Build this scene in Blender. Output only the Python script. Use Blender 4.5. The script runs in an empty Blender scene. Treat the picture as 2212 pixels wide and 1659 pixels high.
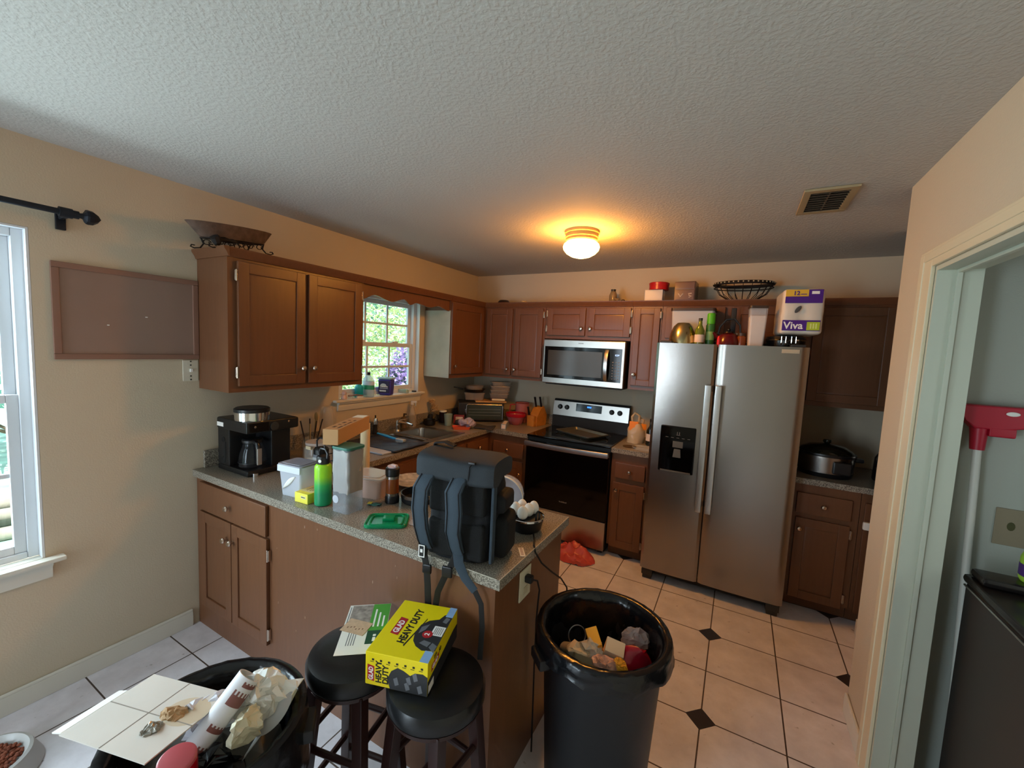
import bpy, bmesh, math, random
from mathutils import Vector, Matrix, Euler
random.seed(11)
SC = bpy.context.scene
COL = SC.collection
PI = math.pi

# ---------------------------------------------------------------- camera
cam_data = bpy.data.cameras.new('camera')
cam = bpy.data.objects.new('camera', cam_data)
COL.objects.link(cam)
cam.location = (2.6472, -3.9218, 1.68)
cam.rotation_euler = (1.4835, -0.0474, 0.5057)
cam_data.sensor_fit = 'HORIZONTAL'
cam_data.sensor_width = 36.0
cam_data.lens = 893.0 / 2212.0 * 36.0
cam_data.clip_start = 0.02
SC.camera = cam

# ---------------------------------------------------------------- world, sun, daylight, exposure
vs = SC.view_settings
vs.view_transform = 'Standard'
vs.look = 'None'
vs.gamma = 1.0
vs.use_curve_mapping = False
vs.exposure = 0.0
SC.cycles.max_bounces = 9
SC.cycles.diffuse_bounces = 5
SC.cycles.transparent_max_bounces = 16
SC.cycles.sample_clamp_indirect = 6.0
SC.cycles.caustics_reflective = False
SC.cycles.caustics_refractive = False

world = bpy.data.worlds.new('sky')
SC.world = world
world.use_nodes = True
bg = world.node_tree.nodes['Background']
bg.inputs[0].default_value = (0.72, 0.90, 1.0, 1)
bg.inputs[1].default_value = 2.2


def lamp(name, kind, loc, rot, energy, color, **kw):
    l = bpy.data.lights.new(name, kind)
    l.energy = energy
    l.color = color
    for k, v in kw.items():
        setattr(l, k, v)
    o = bpy.data.objects.new(name, l)
    COL.objects.link(o)
    o.location = loc
    o.rotation_euler = rot
    return o


# the sun stands high above the house, behind the roof as seen from the windows
lamp('sun', 'SUN', (3, 2, 6), (0, math.radians(38), math.radians(20)), 11.5, (1, .95, .86), angle=.01)
# daylight in the dining window on the left wall (its near part, outside the glass)
lamp('daylight_dining_window', 'AREA', (-.46, -3.86, 1.5), (0, -PI / 2 + .42, 0), 76, (.78, .89, 1.0), shape='RECTANGLE', size=1.35, size_y=.75)
# daylight in the patio door of the wall behind the camera
lamp('daylight_patio_door', 'AREA', (.55, -6.46, 1.1), (PI / 2, 0, 0), 60, (.72, .86, 1.0), shape='RECTANGLE', size=.85, size_y=1.9)
# daylight in the tall window of the left wall behind the camera
lamp('daylight_tall_window', 'AREA', (-.55, -5.15, 1.3), (0, -PI / 2 + .42, 0), 38, (.74, .87, 1.0), shape='RECTANGLE', size=1.75, size_y=1.1)
# fill light added to brighten the dim laundry room; its window is invented
lamp('laundry_fill_light', 'AREA', (4.24, -2.9, 1.55), (0, PI / 2, 0), 1.8, (1, .96, .86), shape='RECTANGLE', size=.6, size_y=.6)


# ---------------------------------------------------------------- materials
def lin(c):
    if isinstance(c, str):
        c = tuple(int(c[i:i + 2], 16) / 255 for i in (0, 2, 4))
    return tuple(x / 12.92 if x <= .04045 else ((x + .055) / 1.055) ** 2.4 for x in c) + (1,)


MATS = {}


def mat(name, color, rough=.5, metal=0, alpha=1, emit=0, bump=0, bscale=100, var=0, vscale=8, stretch=None, coat=0, trans=0, ior=1.45, spec=.5, aniso=0, ecol=None):
    if name in MATS:
        return MATS[name]
    m = bpy.data.materials.new(name)
    m.use_nodes = True
    nt = m.node_tree
    N, L = nt.nodes, nt.links
    p = N['Principled BSDF']
    c = lin(color)
    p.inputs['Base Color'].default_value = c
    p.inputs['Roughness'].default_value = rough
    p.inputs['Metallic'].default_value = metal
    p.inputs['Alpha'].default_value = alpha
    p.inputs['Specular IOR Level'].default_value = spec
    p.inputs['IOR'].default_value = ior
    if coat:
        p.inputs['Coat Weight'].default_value = coat
        p.inputs['Coat Roughness'].default_value = .1
    if trans:
        p.inputs['Transmission Weight'].default_value = trans
    if aniso:
        p.inputs['Anisotropic'].default_value = aniso
    if emit:
        p.inputs['Emission Color'].default_value = lin(ecol or color)
        p.inputs['Emission Strength'].default_value = emit
    if bump or var:
        tc = N.new('ShaderNodeTexCoord')
        src = tc.outputs['Object']
        if stretch:
            mp = N.new('ShaderNodeMapping')
            mp.inputs['Scale'].default_value = stretch
            L.new(src, mp.inputs['Vector'])
            src = mp.outputs['Vector']
        if bump:
            t = N.new('ShaderNodeTexNoise')
            t.inputs['Scale'].default_value = bscale
            t.inputs['Detail'].default_value = 3
            L.new(src, t.inputs['Vector'])
            b = N.new('ShaderNodeBump')
            b.inputs['Strength'].default_value = bump
            b.inputs['Distance'].default_value = .003
            L.new(t.outputs['Fac'], b.inputs['Height'])
            L.new(b.outputs['Normal'], p.inputs['Normal'])
        if var:
            t = N.new('ShaderNodeTexNoise')
            t.inputs['Scale'].default_value = vscale
            t.inputs['Detail'].default_value = 5
            L.new(src, t.inputs['Vector'])
            r = N.new('ShaderNodeValToRGB')
            r.color_ramp.elements[0].position = .3
            r.color_ramp.elements[1].position = .7
            r.color_ramp.elements[0].color = tuple(x * (1 - var) for x in c[:3]) + (1,)
            r.color_ramp.elements[1].color = tuple(min(1, x * (1 + var)) for x in c[:3]) + (1,)
            L.new(t.outputs['Fac'], r.inputs['Fac'])
            L.new(r.outputs['Color'], p.inputs['Base Color'])
    MATS[name] = m
    return m


def floor_material():
    m = bpy.data.materials.new('ceramic_floor_tile')
    m.use_nodes = True
    nt = m.node_tree
    N, L = nt.nodes, nt.links
    p = N['Principled BSDF']
    tc = N.new('ShaderNodeTexCoord')
    sep = N.new('ShaderNodeSeparateXYZ')
    L.new(tc.outputs['Object'], sep.inputs[0])

    def op(kind, a, b=None):
        n = N.new('ShaderNodeMath')
        n.operation = kind
        for i, v in enumerate((a, b)):
            if v is None:
                continue
            if isinstance(v, (int, float)):
                n.inputs[i].default_value = v
            else:
                L.new(v, n.inputs[i])
        return n.outputs[0]
    S, OX, OY = .3385, 2.622, -1.219

    def near(v, o, s):           # distance to the nearest multiple of s
        k = op('DIVIDE', op('SUBTRACT', v, o), s)
        return op('MULTIPLY', op('ABSOLUTE', op('SUBTRACT', k, op('ROUND', k))), s)
    X, Y = sep.outputs[0], sep.outputs[1]
    line = op('LESS_THAN', op('MINIMUM', near(X, OX, S), near(Y, OY, S)), .0032)
    dia = op('LESS_THAN', op('ADD', near(X, OX, 2 * S), near(Y, OY, 2 * S)), .066)
    n1 = N.new('ShaderNodeTexNoise')
    n1.inputs['Scale'].default_value = 5
    n1.inputs['Detail'].default_value = 8
    n1.inputs['Roughness'].default_value = .65
    L.new(tc.outputs['Object'], n1.inputs['Vector'])
    r1 = N.new('ShaderNodeValToRGB')
    r1.color_ramp.elements[0].position = .32
    r1.color_ramp.elements[1].position = .68
    r1.color_ramp.elements[0].color = lin('cbc6cb')
    r1.color_ramp.elements[1].color = lin('e8e4ea')
    L.new(n1.outputs['Fac'], r1.inputs['Fac'])
    n2 = N.new('ShaderNodeTexNoise')           # dirt specks trodden into the tiles
    n2.inputs['Scale'].default_value = 26
    n2.inputs['Detail'].default_value = 2
    L.new(tc.outputs['Object'], n2.inputs['Vector'])
    r2 = N.new('ShaderNodeValToRGB')
    r2.color_ramp.elements[0].position = .70
    r2.color_ramp.elements[1].position = .78
    L.new(n2.outputs['Fac'], r2.inputs['Fac'])

    def mix(f, a, b):
        n = N.new('ShaderNodeMix')
        n.data_type = 'RGBA'
        L.new(f, n.inputs[0])
        for i, v in ((6, a), (7, b)):
            if isinstance(v, tuple):
                n.inputs[i].default_value = v
            else:
                L.new(v, n.inputs[i])
        return n.outputs[2]
    c = mix(op('MULTIPLY', r2.outputs['Color'], .6), r1.outputs['Color'], lin('6e6258'))
    c = mix(line, c, lin('4a3d36'))
    c = mix(dia, c, lin('2b2327'))
    L.new(c, p.inputs['Base Color'])
    p.inputs['Roughness'].default_value = .38
    b = N.new('ShaderNodeBump')
    b.inputs['Strength'].default_value = .5
    b.inputs['Distance'].default_value = .002
    L.new(op('SUBTRACT', n1.outputs['Fac'], op('MULTIPLY', line, 1.5)), b.inputs['Height'])
    L.new(b.outputs['Normal'], p.inputs['Normal'])
    return m


def granite_material():
    m = bpy.data.materials.new('speckled_laminate')
    m.use_nodes = True
    nt = m.node_tree
    N, L = nt.nodes, nt.links
    p = N['Principled BSDF']
    tc = N.new('ShaderNodeTexCoord')
    a = N.new('ShaderNodeTexNoise')
    a.inputs['Scale'].default_value = 210
    a.inputs['Detail'].default_value = 3
    L.new(tc.outputs['Object'], a.inputs['Vector'])
    r = N.new('ShaderNodeValToRGB')
    e = r.color_ramp.elements
    e[0].position = .36
    e[0].color = lin('443f39')
    e[1].position = .62
    e[1].color = lin('a9a294')
    x = e.new(.46)
    x.color = lin('756d62')
    x = e.new(.54)
    x.color = lin('8b8376')
    L.new(a.outputs['Fac'], r.inputs['Fac'])
    L.new(r.outputs['Color'], p.inputs['Base Color'])
    p.inputs['Roughness'].default_value = .28
    return m


def ceiling_material():
    m = bpy.data.materials.new('knockdown_ceiling_plaster')
    m.use_nodes = True
    nt = m.node_tree
    N, L = nt.nodes, nt.links
    p = N['Principled BSDF']
    p.inputs['Base Color'].default_value = lin('b8b4ae')
    p.inputs['Roughness'].default_value = .85
    tc = N.new('ShaderNodeTexCoord')
    a = N.new('ShaderNodeTexNoise')
    a.inputs['Scale'].default_value = 75
    a.inputs['Detail'].default_value = 4
    L.new(tc.outputs['Object'], a.inputs['Vector'])
    r = N.new('ShaderNodeValToRGB')
    r.color_ramp.elements[0].position = .42
    r.color_ramp.elements[1].position = .6
    L.new(a.outputs['Fac'], r.inputs['Fac'])
    b = N.new('ShaderNodeBump')
    b.inputs['Strength'].default_value = .3
    b.inputs['Distance'].default_value = .003
    L.new(r.outputs['Color'], b.inputs['Height'])
    L.new(b.outputs['Normal'], p.inputs['Normal'])
    return m


def pane_material():
    m = bpy.data.materials.new('window_glass')
    m.use_nodes = True
    nt = m.node_tree
    N, L = nt.nodes, nt.links
    N.remove(N['Principled BSDF'])
    o = N['Material Output']
    t = N.new('ShaderNodeBsdfTransparent')
    t.inputs[0].default_value = (.93, .98, .97, 1)
    g = N.new('ShaderNodeBsdfGlossy')
    g.inputs['Roughness'].default_value = .02
    mx = N.new('ShaderNodeMixShader')
    mx.inputs[0].default_value = .05
    L.new(t.outputs[0], mx.inputs[1])
    L.new(g.outputs[0], mx.inputs[2])
    L.new(mx.outputs[0], o.inputs[0])
    return m


def gradient_material(name, stops, z0, z1, rough=.35):
    """paint that changes colour along the object's own height"""
    m = bpy.data.materials.new(name)
    m.use_nodes = True
    nt = m.node_tree
    N, L = nt.nodes, nt.links
    p = N['Principled BSDF']
    tc = N.new('ShaderNodeTexCoord')
    s = N.new('ShaderNodeSeparateXYZ')
    L.new(tc.outputs['Object'], s.inputs[0])
    mr = N.new('ShaderNodeMapRange')
    mr.inputs[1].default_value = z0
    mr.inputs[2].default_value = z1
    L.new(s.outputs[2], mr.inputs[0])
    r = N.new('ShaderNodeValToRGB')
    e = r.color_ramp.elements
    e[0].position, e[0].color = stops[0][0], lin(stops[0][1])
    e[1].position, e[1].color = stops[-1][0], lin(stops[-1][1])
    for q, c in stops[1:-1]:
        x = e.new(q)
        x.color = lin(c)
    L.new(mr.outputs[0], r.inputs['Fac'])
    L.new(r.outputs['Color'], p.inputs['Base Color'])
    p.inputs['Roughness'].default_value = rough
    return m


WALL = mat('beige_wall_paint', 'c4b69f', .75, bump=.2, bscale=160)
WOOD = mat('brown_cabinet_paint', '69432b', .36, bump=.08, bscale=60, var=.07, vscale=9, stretch=(6, 6, .5))
TRIMW = mat('white_trim_paint', 'd8d4c8', .45)
GRAN = granite_material()
STEEL = mat('brushed_stainless_steel', '9a948f', .26, 1, bump=.04, bscale=60, stretch=(40, 40, .4))
STEELL = mat('light_stainless_steel', 'b2aea9', .28, 1, bump=.04, bscale=60, stretch=(40, 40, .4))
CHROME = mat('chrome', 'd8d8d8', .12, 1)
NICKEL = mat('satin_nickel', 'c9b8a8', .22, 1)
BLACKP = mat('black_plastic', '141416', .35)
BLACKG = mat('black_glass', '050506', .07, spec=.3)
BLACKM = mat('matt_black', '1a1a1c', .6)
BAGB = mat('black_bin_liner', '0c0d10', .22, bump=.9, bscale=22)
WHITEP = mat('white_plastic', 'e6e4de', .4)
CLEAR = mat('clear_plastic', 'dfe3ea', .12, alpha=.35)
CLOUDY = mat('cloudy_plastic', 'd5dae6', .3, alpha=.62)
GLASSY = mat('clear_glass', 'e8ece8', .04, alpha=.2, spec=.8)
PAPER = mat('white_paper', 'e9e6df', .7)
CARD = mat('brown_cardboard', 'b58a5c', .75, bump=.05, bscale=80)
PANE = pane_material()
INK = mat('black_ink', '141414', .6)
WHITEINK = mat('white_ink', 'f2f0ee', .6)
REDINK = mat('red_ink', 'c0262b', .5)


# ---------------------------------------------------------------- mesh builder
def rz(a):
    return Matrix.Rotation(a, 4, 'Z')


def T(x, y, z):
    return Matrix.Translation((x, y, z))


def frame(o, u, v):
    """matrix with origin o, x axis along u, y axis along v, z their normal"""
    u = Vector(u).normalized()
    n = u.cross(Vector(v)).normalized()
    v = n.cross(u)
    m = Matrix.Identity(4)
    for i in range(3):
        m[i][0], m[i][1], m[i][2], m[i][3] = u[i], v[i], n[i], o[i]
    return m


class MB:
    def __init__(s, t=None):
        s.bm = bmesh.new()
        s.off = Vector(t.location) if t is not None else Vector()

    def _put(s, vs_, fs, M=None, mi=0):
        if M is not None:
            vs_ = [M @ Vector(v) for v in vs_]
        bv = [s.bm.verts.new(Vector(v) - s.off) for v in vs_]
        out = []
        for f in fs:
            try:
                q = s.bm.faces.new([bv[i] for i in f])
                q.material_index = mi
                q.smooth = True
                out.append(q)
            except ValueError:
                pass
        return bv, out

    def box(s, x0, x1, y0, y1, z0, z1, b=0, seg=2, M=None, mi=0):
        P = [(x, y, z) for z in (z0, z1) for y in (y0, y1) for x in (x0, x1)]
        F = [(0, 2, 3, 1), (4, 5, 7, 6), (0, 1, 5, 4), (1, 3, 7, 5), (3, 2, 6, 7), (2, 0, 4, 6)]
        bv, fs = s._put(P, F, M, mi)
        if b:
            es = list({e for f in fs for e in f.edges})
            r = bmesh.ops.bevel(s.bm, geom=es, offset=b, segments=seg, profile=.5, affect='EDGES', clamp_overlap=True)
            for f in r['faces']:
                f.material_index = mi
                f.smooth = True
        return s

    def frustum(s, b0, b1, z0, z1, bev=0, M=None, mi=0, seg=2):
        """box whose bottom (x0,x1,y0,y1) differs from its top"""
        P = [(x, y, z) for q, z in ((b0, z0), (b1, z1)) for y in q[2:] for x in q[:2]]
        F = [(0, 2, 3, 1), (4, 5, 7, 6), (0, 1, 5, 4), (1, 3, 7, 5), (3, 2, 6, 7), (2, 0, 4, 6)]
        bv, fs = s._put(P, F, M, mi)
        if bev:
            es = list({e for f in fs for e in f.edges})
            bmesh.ops.bevel(s.bm, geom=es, offset=bev, segments=seg, profile=.5, affect='EDGES', clamp_overlap=True)
        return s

    def quad(s, pts, mi=0, M=None):
        s._put(pts, [tuple(range(len(pts)))], M, mi)
        return s

    def lathe(s, prof, c=(0, 0, 0), n=28, M=None, mi=0, cap0=True, cap1=True, sx=1, sy=1, wob=None):
        V = []
        for k, (r, z) in enumerate(prof):
            for i in range(n):
                a = 2 * PI * i / n
                q = r * (1 + (wob(k, a) if wob else 0))
                V.append((c[0] + q * math.cos(a) * sx, c[1] + q * math.sin(a) * sy, c[2] + z))
        F = []
        for k in range(len(prof) - 1):
            for i in range(n):
                j = (i + 1) % n
                F.append((k * n + i, k * n + j, (k + 1) * n + j, (k + 1) * n + i))
        if cap0 and prof[0][0] > 1e-5:
            F.append(tuple(range(n))[::-1])
        if cap1 and prof[-1][0] > 1e-5:
            F.append(tuple((len(prof) - 1) * n + i for i in range(n)))
        s._put(V, F, M, mi)
        return s

    def cyl(s, p0, p1, r0, r1=None, n=16, mi=0):
        p0, p1 = Vector(p0), Vector(p1)
        d = p1 - p0
        q = d.to_track_quat('Z', 'Y').to_matrix().to_4x4()
        return s.lathe([(r0, 0), (r0 if r1 is None else r1, d.length)], n=n, M=T(*p0) @ q, mi=mi)

    def tube(s, pts, r, n=8, mi=0, closed=False, flat=1.0, up=(0, 0, 1), cap=True):
        pts = [Vector(p) for p in pts]
        m = len(pts)
        V = []
        pn = None
        for i, p in enumerate(pts):
            a = pts[i - 1] if (i > 0 or closed) else p
            b = pts[(i + 1) % m] if (i < m - 1 or closed) else p
            t = (b - a).normalized()
            if pn is None:
                pn = Vector(up) - t * Vector(up).dot(t)
                if pn.length < 1e-3:
                    pn = Vector((1, 0, 0)) - t * t.x
            else:
                pn = pn - t * pn.dot(t)
            pn.normalize()
            bn = t.cross(pn)
            rr = r[i] if isinstance(r, (list, tuple)) else r
            for k in range(n):
                g = 2 * PI * k / n
                V.append(p + pn * (rr * flat * math.cos(g)) + bn * (rr * math.sin(g)))
        F = []
        for i in range(m if closed else m - 1):
            for k in range(n):
                j = (k + 1) % n
                i2 = (i + 1) % m
                F.append((i * n + k, i * n + j, i2 * n + j, i2 * n + k))
        if cap and not closed:
            F.append(tuple(range(n))[::-1])
            F.append(tuple((m - 1) * n + k for k in range(n)))
        s._put(V, F, None, mi)
        return s

    def strap(s, pts, w, t, across, mi=0):
        """a flat band through pts, w wide along `across` (a vector or one per point), t thick"""
        pts = [Vector(p) for p in pts]
        V, F = [], []
        m = len(pts)
        for i, p in enumerate(pts):
            a, b = pts[max(0, i - 1)], pts[min(m - 1, i + 1)]
            d = (b - a).normalized()
            ac = Vector(across[i] if isinstance(across, list) else across)
            ac = (ac - d * ac.dot(d)).normalized()
            nn = d.cross(ac).normalized()
            ww = w[i] if isinstance(w, (list, tuple)) else w
            for sa, sn in ((-1, -1), (-.85, -1.6), (0, -1.9), (.85, -1.6), (1, -1), (1, 1), (.85, 1.6), (0, 1.9), (-.85, 1.6), (-1, 1)):
                V.append(p + ac * (ww / 2 * sa) + nn * (t / 2 * sn * .55))
        q = 10
        for i in range(m - 1):
            for k in range(q):
                j = (k + 1) % q
                F.append((i * q + k, i * q + j, (i + 1) * q + j, (i + 1) * q + k))
        F.append(tuple(range(q))[::-1])
        F.append(tuple((m - 1) * q + k for k in range(q)))
        s._put(V, F, None, mi)
        return s

    def prism(s, poly, d0, d1, M=None, mi=0, b=0):
        """2D polygon in local xy, extruded along local z"""
        n = len(poly)
        V = [(x, y, d0) for x, y in poly] + [(x, y, d1) for x, y in poly]
        F = [tuple(range(n))[::-1], tuple(range(n, 2 * n))] + [(i, (i + 1) % n, n + (i + 1) % n, n + i) for i in range(n)]
        bv, fs = s._put(V, F, M, mi)
        for f in fs:
            f.smooth = False
        if b:
            es = list(fs[0].edges) + list(fs[1].edges)
            bmesh.ops.bevel(s.bm, geom=es, offset=b, segments=2, profile=.5, affect='EDGES', clamp_overlap=True)
        return s

    def ball(s, c, r, n=16, M=None, mi=0, egg=0):
        if isinstance(r, (int, float)):
            r = (r, r, r)
        k = max(6, n // 2)
        prof = []
        for i in range(k + 1):
            a = -PI / 2 + PI * i / k
            prof.append((max(1e-6, math.cos(a)) * (1 - egg * math.sin(a)), math.sin(a)))
        V = []
        for q, z in prof:
            for i in range(n):
                g = 2 * PI * i / n
                V.append((c[0] + q * r[0] * math.cos(g), c[1] + q * r[1] * math.sin(g), c[2] + z * r[2]))
        F = [(a * n + i, a * n + (i + 1) % n, (a + 1) * n + (i + 1) % n, (a + 1) * n + i) for a in range(k) for i in range(n)]
        s._put(V, F, M, mi)
        return s

    def sheet(s, fn, nu, nv, M=None, mi=0, wrap=False):
        V = [fn(i / (nu - (0 if wrap else 1)), j / (nv - 1)) for j in range(nv) for i in range(nu)]
        F = []
        for j in range(nv - 1):
            for i in range(nu if wrap else nu - 1):
                i2 = (i + 1) % nu
                F.append((j * nu + i, j * nu + i2, (j + 1) * nu + i2, (j + 1) * nu + i))
        s._put(V, F, M, mi)
        return s

    def text(s, txt, size, M, depth=.0004, mi=0, align='LEFT', sx=1.0, bold=0, shear=0):
        cu = bpy.data.curves.new('t', 'FONT')
        cu.body = txt
        cu.size = size
        cu.align_x = align
        cu.extrude = depth
        cu.offset = bold
        cu.shear = shear
        cu.resolution_u = 3
        o = bpy.data.objects.new('t', cu)
        COL.objects.link(o)
        dg = bpy.context.evaluated_depsgraph_get()
        me = bpy.data.meshes.new_from_object(o.evaluated_get(dg))
        V = [(v.co.x * sx, v.co.y, v.co.z) for v in me.vertices]
        s._put(V, [tuple(p.vertices) for p in me.polygons], M, mi)
        bpy.data.objects.remove(o)
        bpy.data.curves.remove(cu)
        bpy.data.meshes.remove(me)
        return s

    def crumple(s, amp, seed=0, freq=40):
        from mathutils import noise
        for v in s.bm.verts:
            q = v.co * freq + Vector((seed * 3.1, seed * 7.7, seed))
            v.co += Vector((noise.noise(q), noise.noise(q + Vector((31, 0, 0))), noise.noise(q + Vector((0, 57, 0))))) * amp
        return s

    def build(s, name, mats, parent=None, label=None, sharp=35, solid=0, flat=False, normals=True, loc=None, M=None):
        if normals:
            bmesh.ops.recalc_face_normals(s.bm, faces=s.bm.faces[:])
        me = bpy.data.meshes.new(name)
        s.bm.to_mesh(me)
        s.bm.free()
        if not isinstance(mats, (list, tuple)):
            mats = [mats]
        for m in mats:
            me.materials.append(m)
        if flat:
            me.polygons.foreach_set('use_smooth', [False] * len(me.polygons))
        else:
            me.set_sharp_from_angle(angle=math.radians(sharp))
        o = bpy.data.objects.new(name, me)
        COL.objects.link(o)
        if parent is not None:
            o.parent = parent
        if loc is not None:
            o.location = loc
        if M is not None:
            o.matrix_local = M
        if label:
            o['label'] = label
        if not flat:
            wn = o.modifiers.new('weighted_normals', 'WEIGHTED_NORMAL')
            wn.keep_sharp = True
        if solid:
            md = o.modifiers.new('thickness', 'SOLIDIFY')
            md.thickness = solid
            md.offset = 0
        return o


def tag(o, label, cat, group=None):
    o['label'] = label
    o['category'] = cat
    if group:
        o['group'] = group
    return o


def thing(name, label, cat, loc=(0, 0, 0), rot=0, group=None):
    o = bpy.data.objects.new(name, None)
    COL.objects.link(o)
    o.empty_display_size = .05
    o.location = loc
    o.rotation_euler = rot if isinstance(rot, tuple) else (0, 0, rot)
    return tag(o, label, cat, group)


def struct(o):
    o['kind'] = 'structure'
    return o


def dup(root, label, loc=None, rot=None, name=None):
    """a copy of a thing with copies of its parts and sub-parts"""
    r = root.copy()
    COL.objects.link(r)
    r['label'] = label
    if loc is not None:
        r.location = loc
    if rot is not None:
        r.rotation_euler = rot if isinstance(rot, tuple) else (0, 0, rot)
    for ch in list(root.children):
        c = ch.copy()
        COL.objects.link(c)
        c.parent = r
        for g in list(ch.children):
            d = g.copy()
            COL.objects.link(d)
            d.parent = c
    return r


# ---------------------------------------------------------------- the room
H = 2.455
struct(MB().box(-.12, 4.45, -6.62, .12, -.06, 0).build('floor', floor_material(), flat=True))
struct(MB().box(-.12, 4.45, -6.62, .12, H, H + .1).build('ceiling', ceiling_material(), flat=True))
W1 = (-4.27, -3.357, .628, 2.086)     # dining window: y0 y1 z0 z1
W2 = (-1.822, -.932, 1.206, 2.075)    # kitchen window

W3 = (-5.78, -4.52, .15, 2.08)        # tall window behind the camera


def wall_x(m, x0, x1, y0, y1, holes):
    """a wall along y with rectangular openings"""
    y = y0
    for a, b, z0, z1 in sorted(holes):
        m.box(x0, x1, y, a, 0, H)
        if z0 > 0:
            m.box(x0, x1, a, b, 0, z0)
        m.box(x0, x1, a, b, z1, H)
        y = b
    m.box(x0, x1, y, y1, 0, H)


m = MB()
wall_x(m, -.12, 0, -6.5, 0, [W1, W2, W3])
struct(m.build('wall_left', WALL, flat=True))
struct(MB().box(-.12, 4.45, 0, .12, 0, H).build('wall_back', WALL, flat=True))
DOOR = (-2.72, -1.857, 0, 2.043)
m = MB()
wall_x(m, 3.235, 3.355, -6.5, -1.47, [DOOR])
m.box(3.355, 3.55, -1.59, -1.47, 0, H)
struct(m.build('wall_right', WALL, flat=True))
m = MB()
m.box(3.425, 3.55, -1.47, -.70, 0, H)
m.box(3.55, 4.33, -.82, -.70, 0, H)
m.box(4.33, 4.45, -.82, 0, 0, H)
struct(m.build('wall_alcove', WALL, flat=True))
LAUN = mat('pale_grey_laundry_paint', 'a9ada2', .7, bump=.2, bscale=160)
m = MB()
m.box(3.355, 4.45, -1.70, -1.60, 0, H)
m.box(4.33, 4.45, -3.28, -1.70, 0, 1.2)
m.box(4.33, 4.45, -3.28, -1.70, 1.9, H)
m.box(4.33, 4.45, -2.55, -1.70, 1.2, 1.9)
m.box(4.33, 4.45, -3.40, -3.25, 0, H)
m.box(3.355, 4.33, -3.40, -3.28, 0, H)
struct(m.build('wall_laundry', LAUN, flat=True))
# wall behind the camera, with the patio door opening
m = MB()
m.box(-.12, .1, -6.62, -6.5, 0, H)
m.box(1.0, 4.45, -6.62, -6.5, 0, H)
m.box(.1, 1.0, -6.62, -6.5, 2.1, H)
struct(m.build('wall_front', WALL, flat=True))
d1 = struct(MB().box(.1, .17, -6.6, -6.52, 0, 2.1).box(.93, 1.0, -6.6, -6.52, 0, 2.1).box(.17, .93, -6.6, -6.52, 2.03, 2.1)
            .box(.17, .93, -6.6, -6.52, 0, .12).build('door_1', TRIMW, flat=True))
MB().box(.17, .93, -6.57, -6.565, .12, 2.03).build('pane', PANE, d1, flat=True)
# baseboards
def baseboard(name, *bs):
    m = MB()
    for b in bs:
        m.box(*b, 0, .085, b=.003)
        x0, x1, y0, y1 = b
        m.box(*b[:4], .083, .098, b=.005)
    return struct(m.build(name, TRIMW))


baseboard('baseboard_left', (0.001, .014, -6.4, -2.80))
baseboard('baseboard_right', (3.221, 3.234, -1.738, -1.470))
baseboard('baseboard_alcove', (3.411, 3.424, -.90, -.70))
# laundry doorway: casing and jamb lining
JAMB = mat('grey_green_jamb_paint', 'b9bcab', .5)
CASG = mat('cream_casing_paint', 'd6c9ab', .4)
m = MB()
m.box(3.221, 3.2345, -1.857, -1.742, 0, 2.112, b=.004)
m.box(3.217, 3.224, -1.79, -1.752, 0, 2.10, b=.003)
m.box(3.221, 3.2345, -2.84, -2.722, 0, 2.112, b=.004)
m.box(3.221, 3.2345, -2.722, -1.857, 2.045, 2.112, b=.004)
m.box(3.217, 3.224, -2.72, -1.79, 2.07, 2.10, b=.003)
struct(m.build('trim_1', CASG))
m = MB()
m.box(3.2345, 3.356, -1.872, -1.8572, 0, 2.043)
m.box(3.2345, 3.356, -2.72, -2.705, 0, 2.043)
m.box(3.2345, 3.356, -2.705, -1.872, 2.028, 2.043)
m.box(3.285, 3.30, -1.884, -1.872, 0, 2.028, b=.002)
m.box(3.285, 3.30, -2.705, -1.884, 2.016, 2.028, b=.002)
struct(m.build('trim_2', JAMB))


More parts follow.
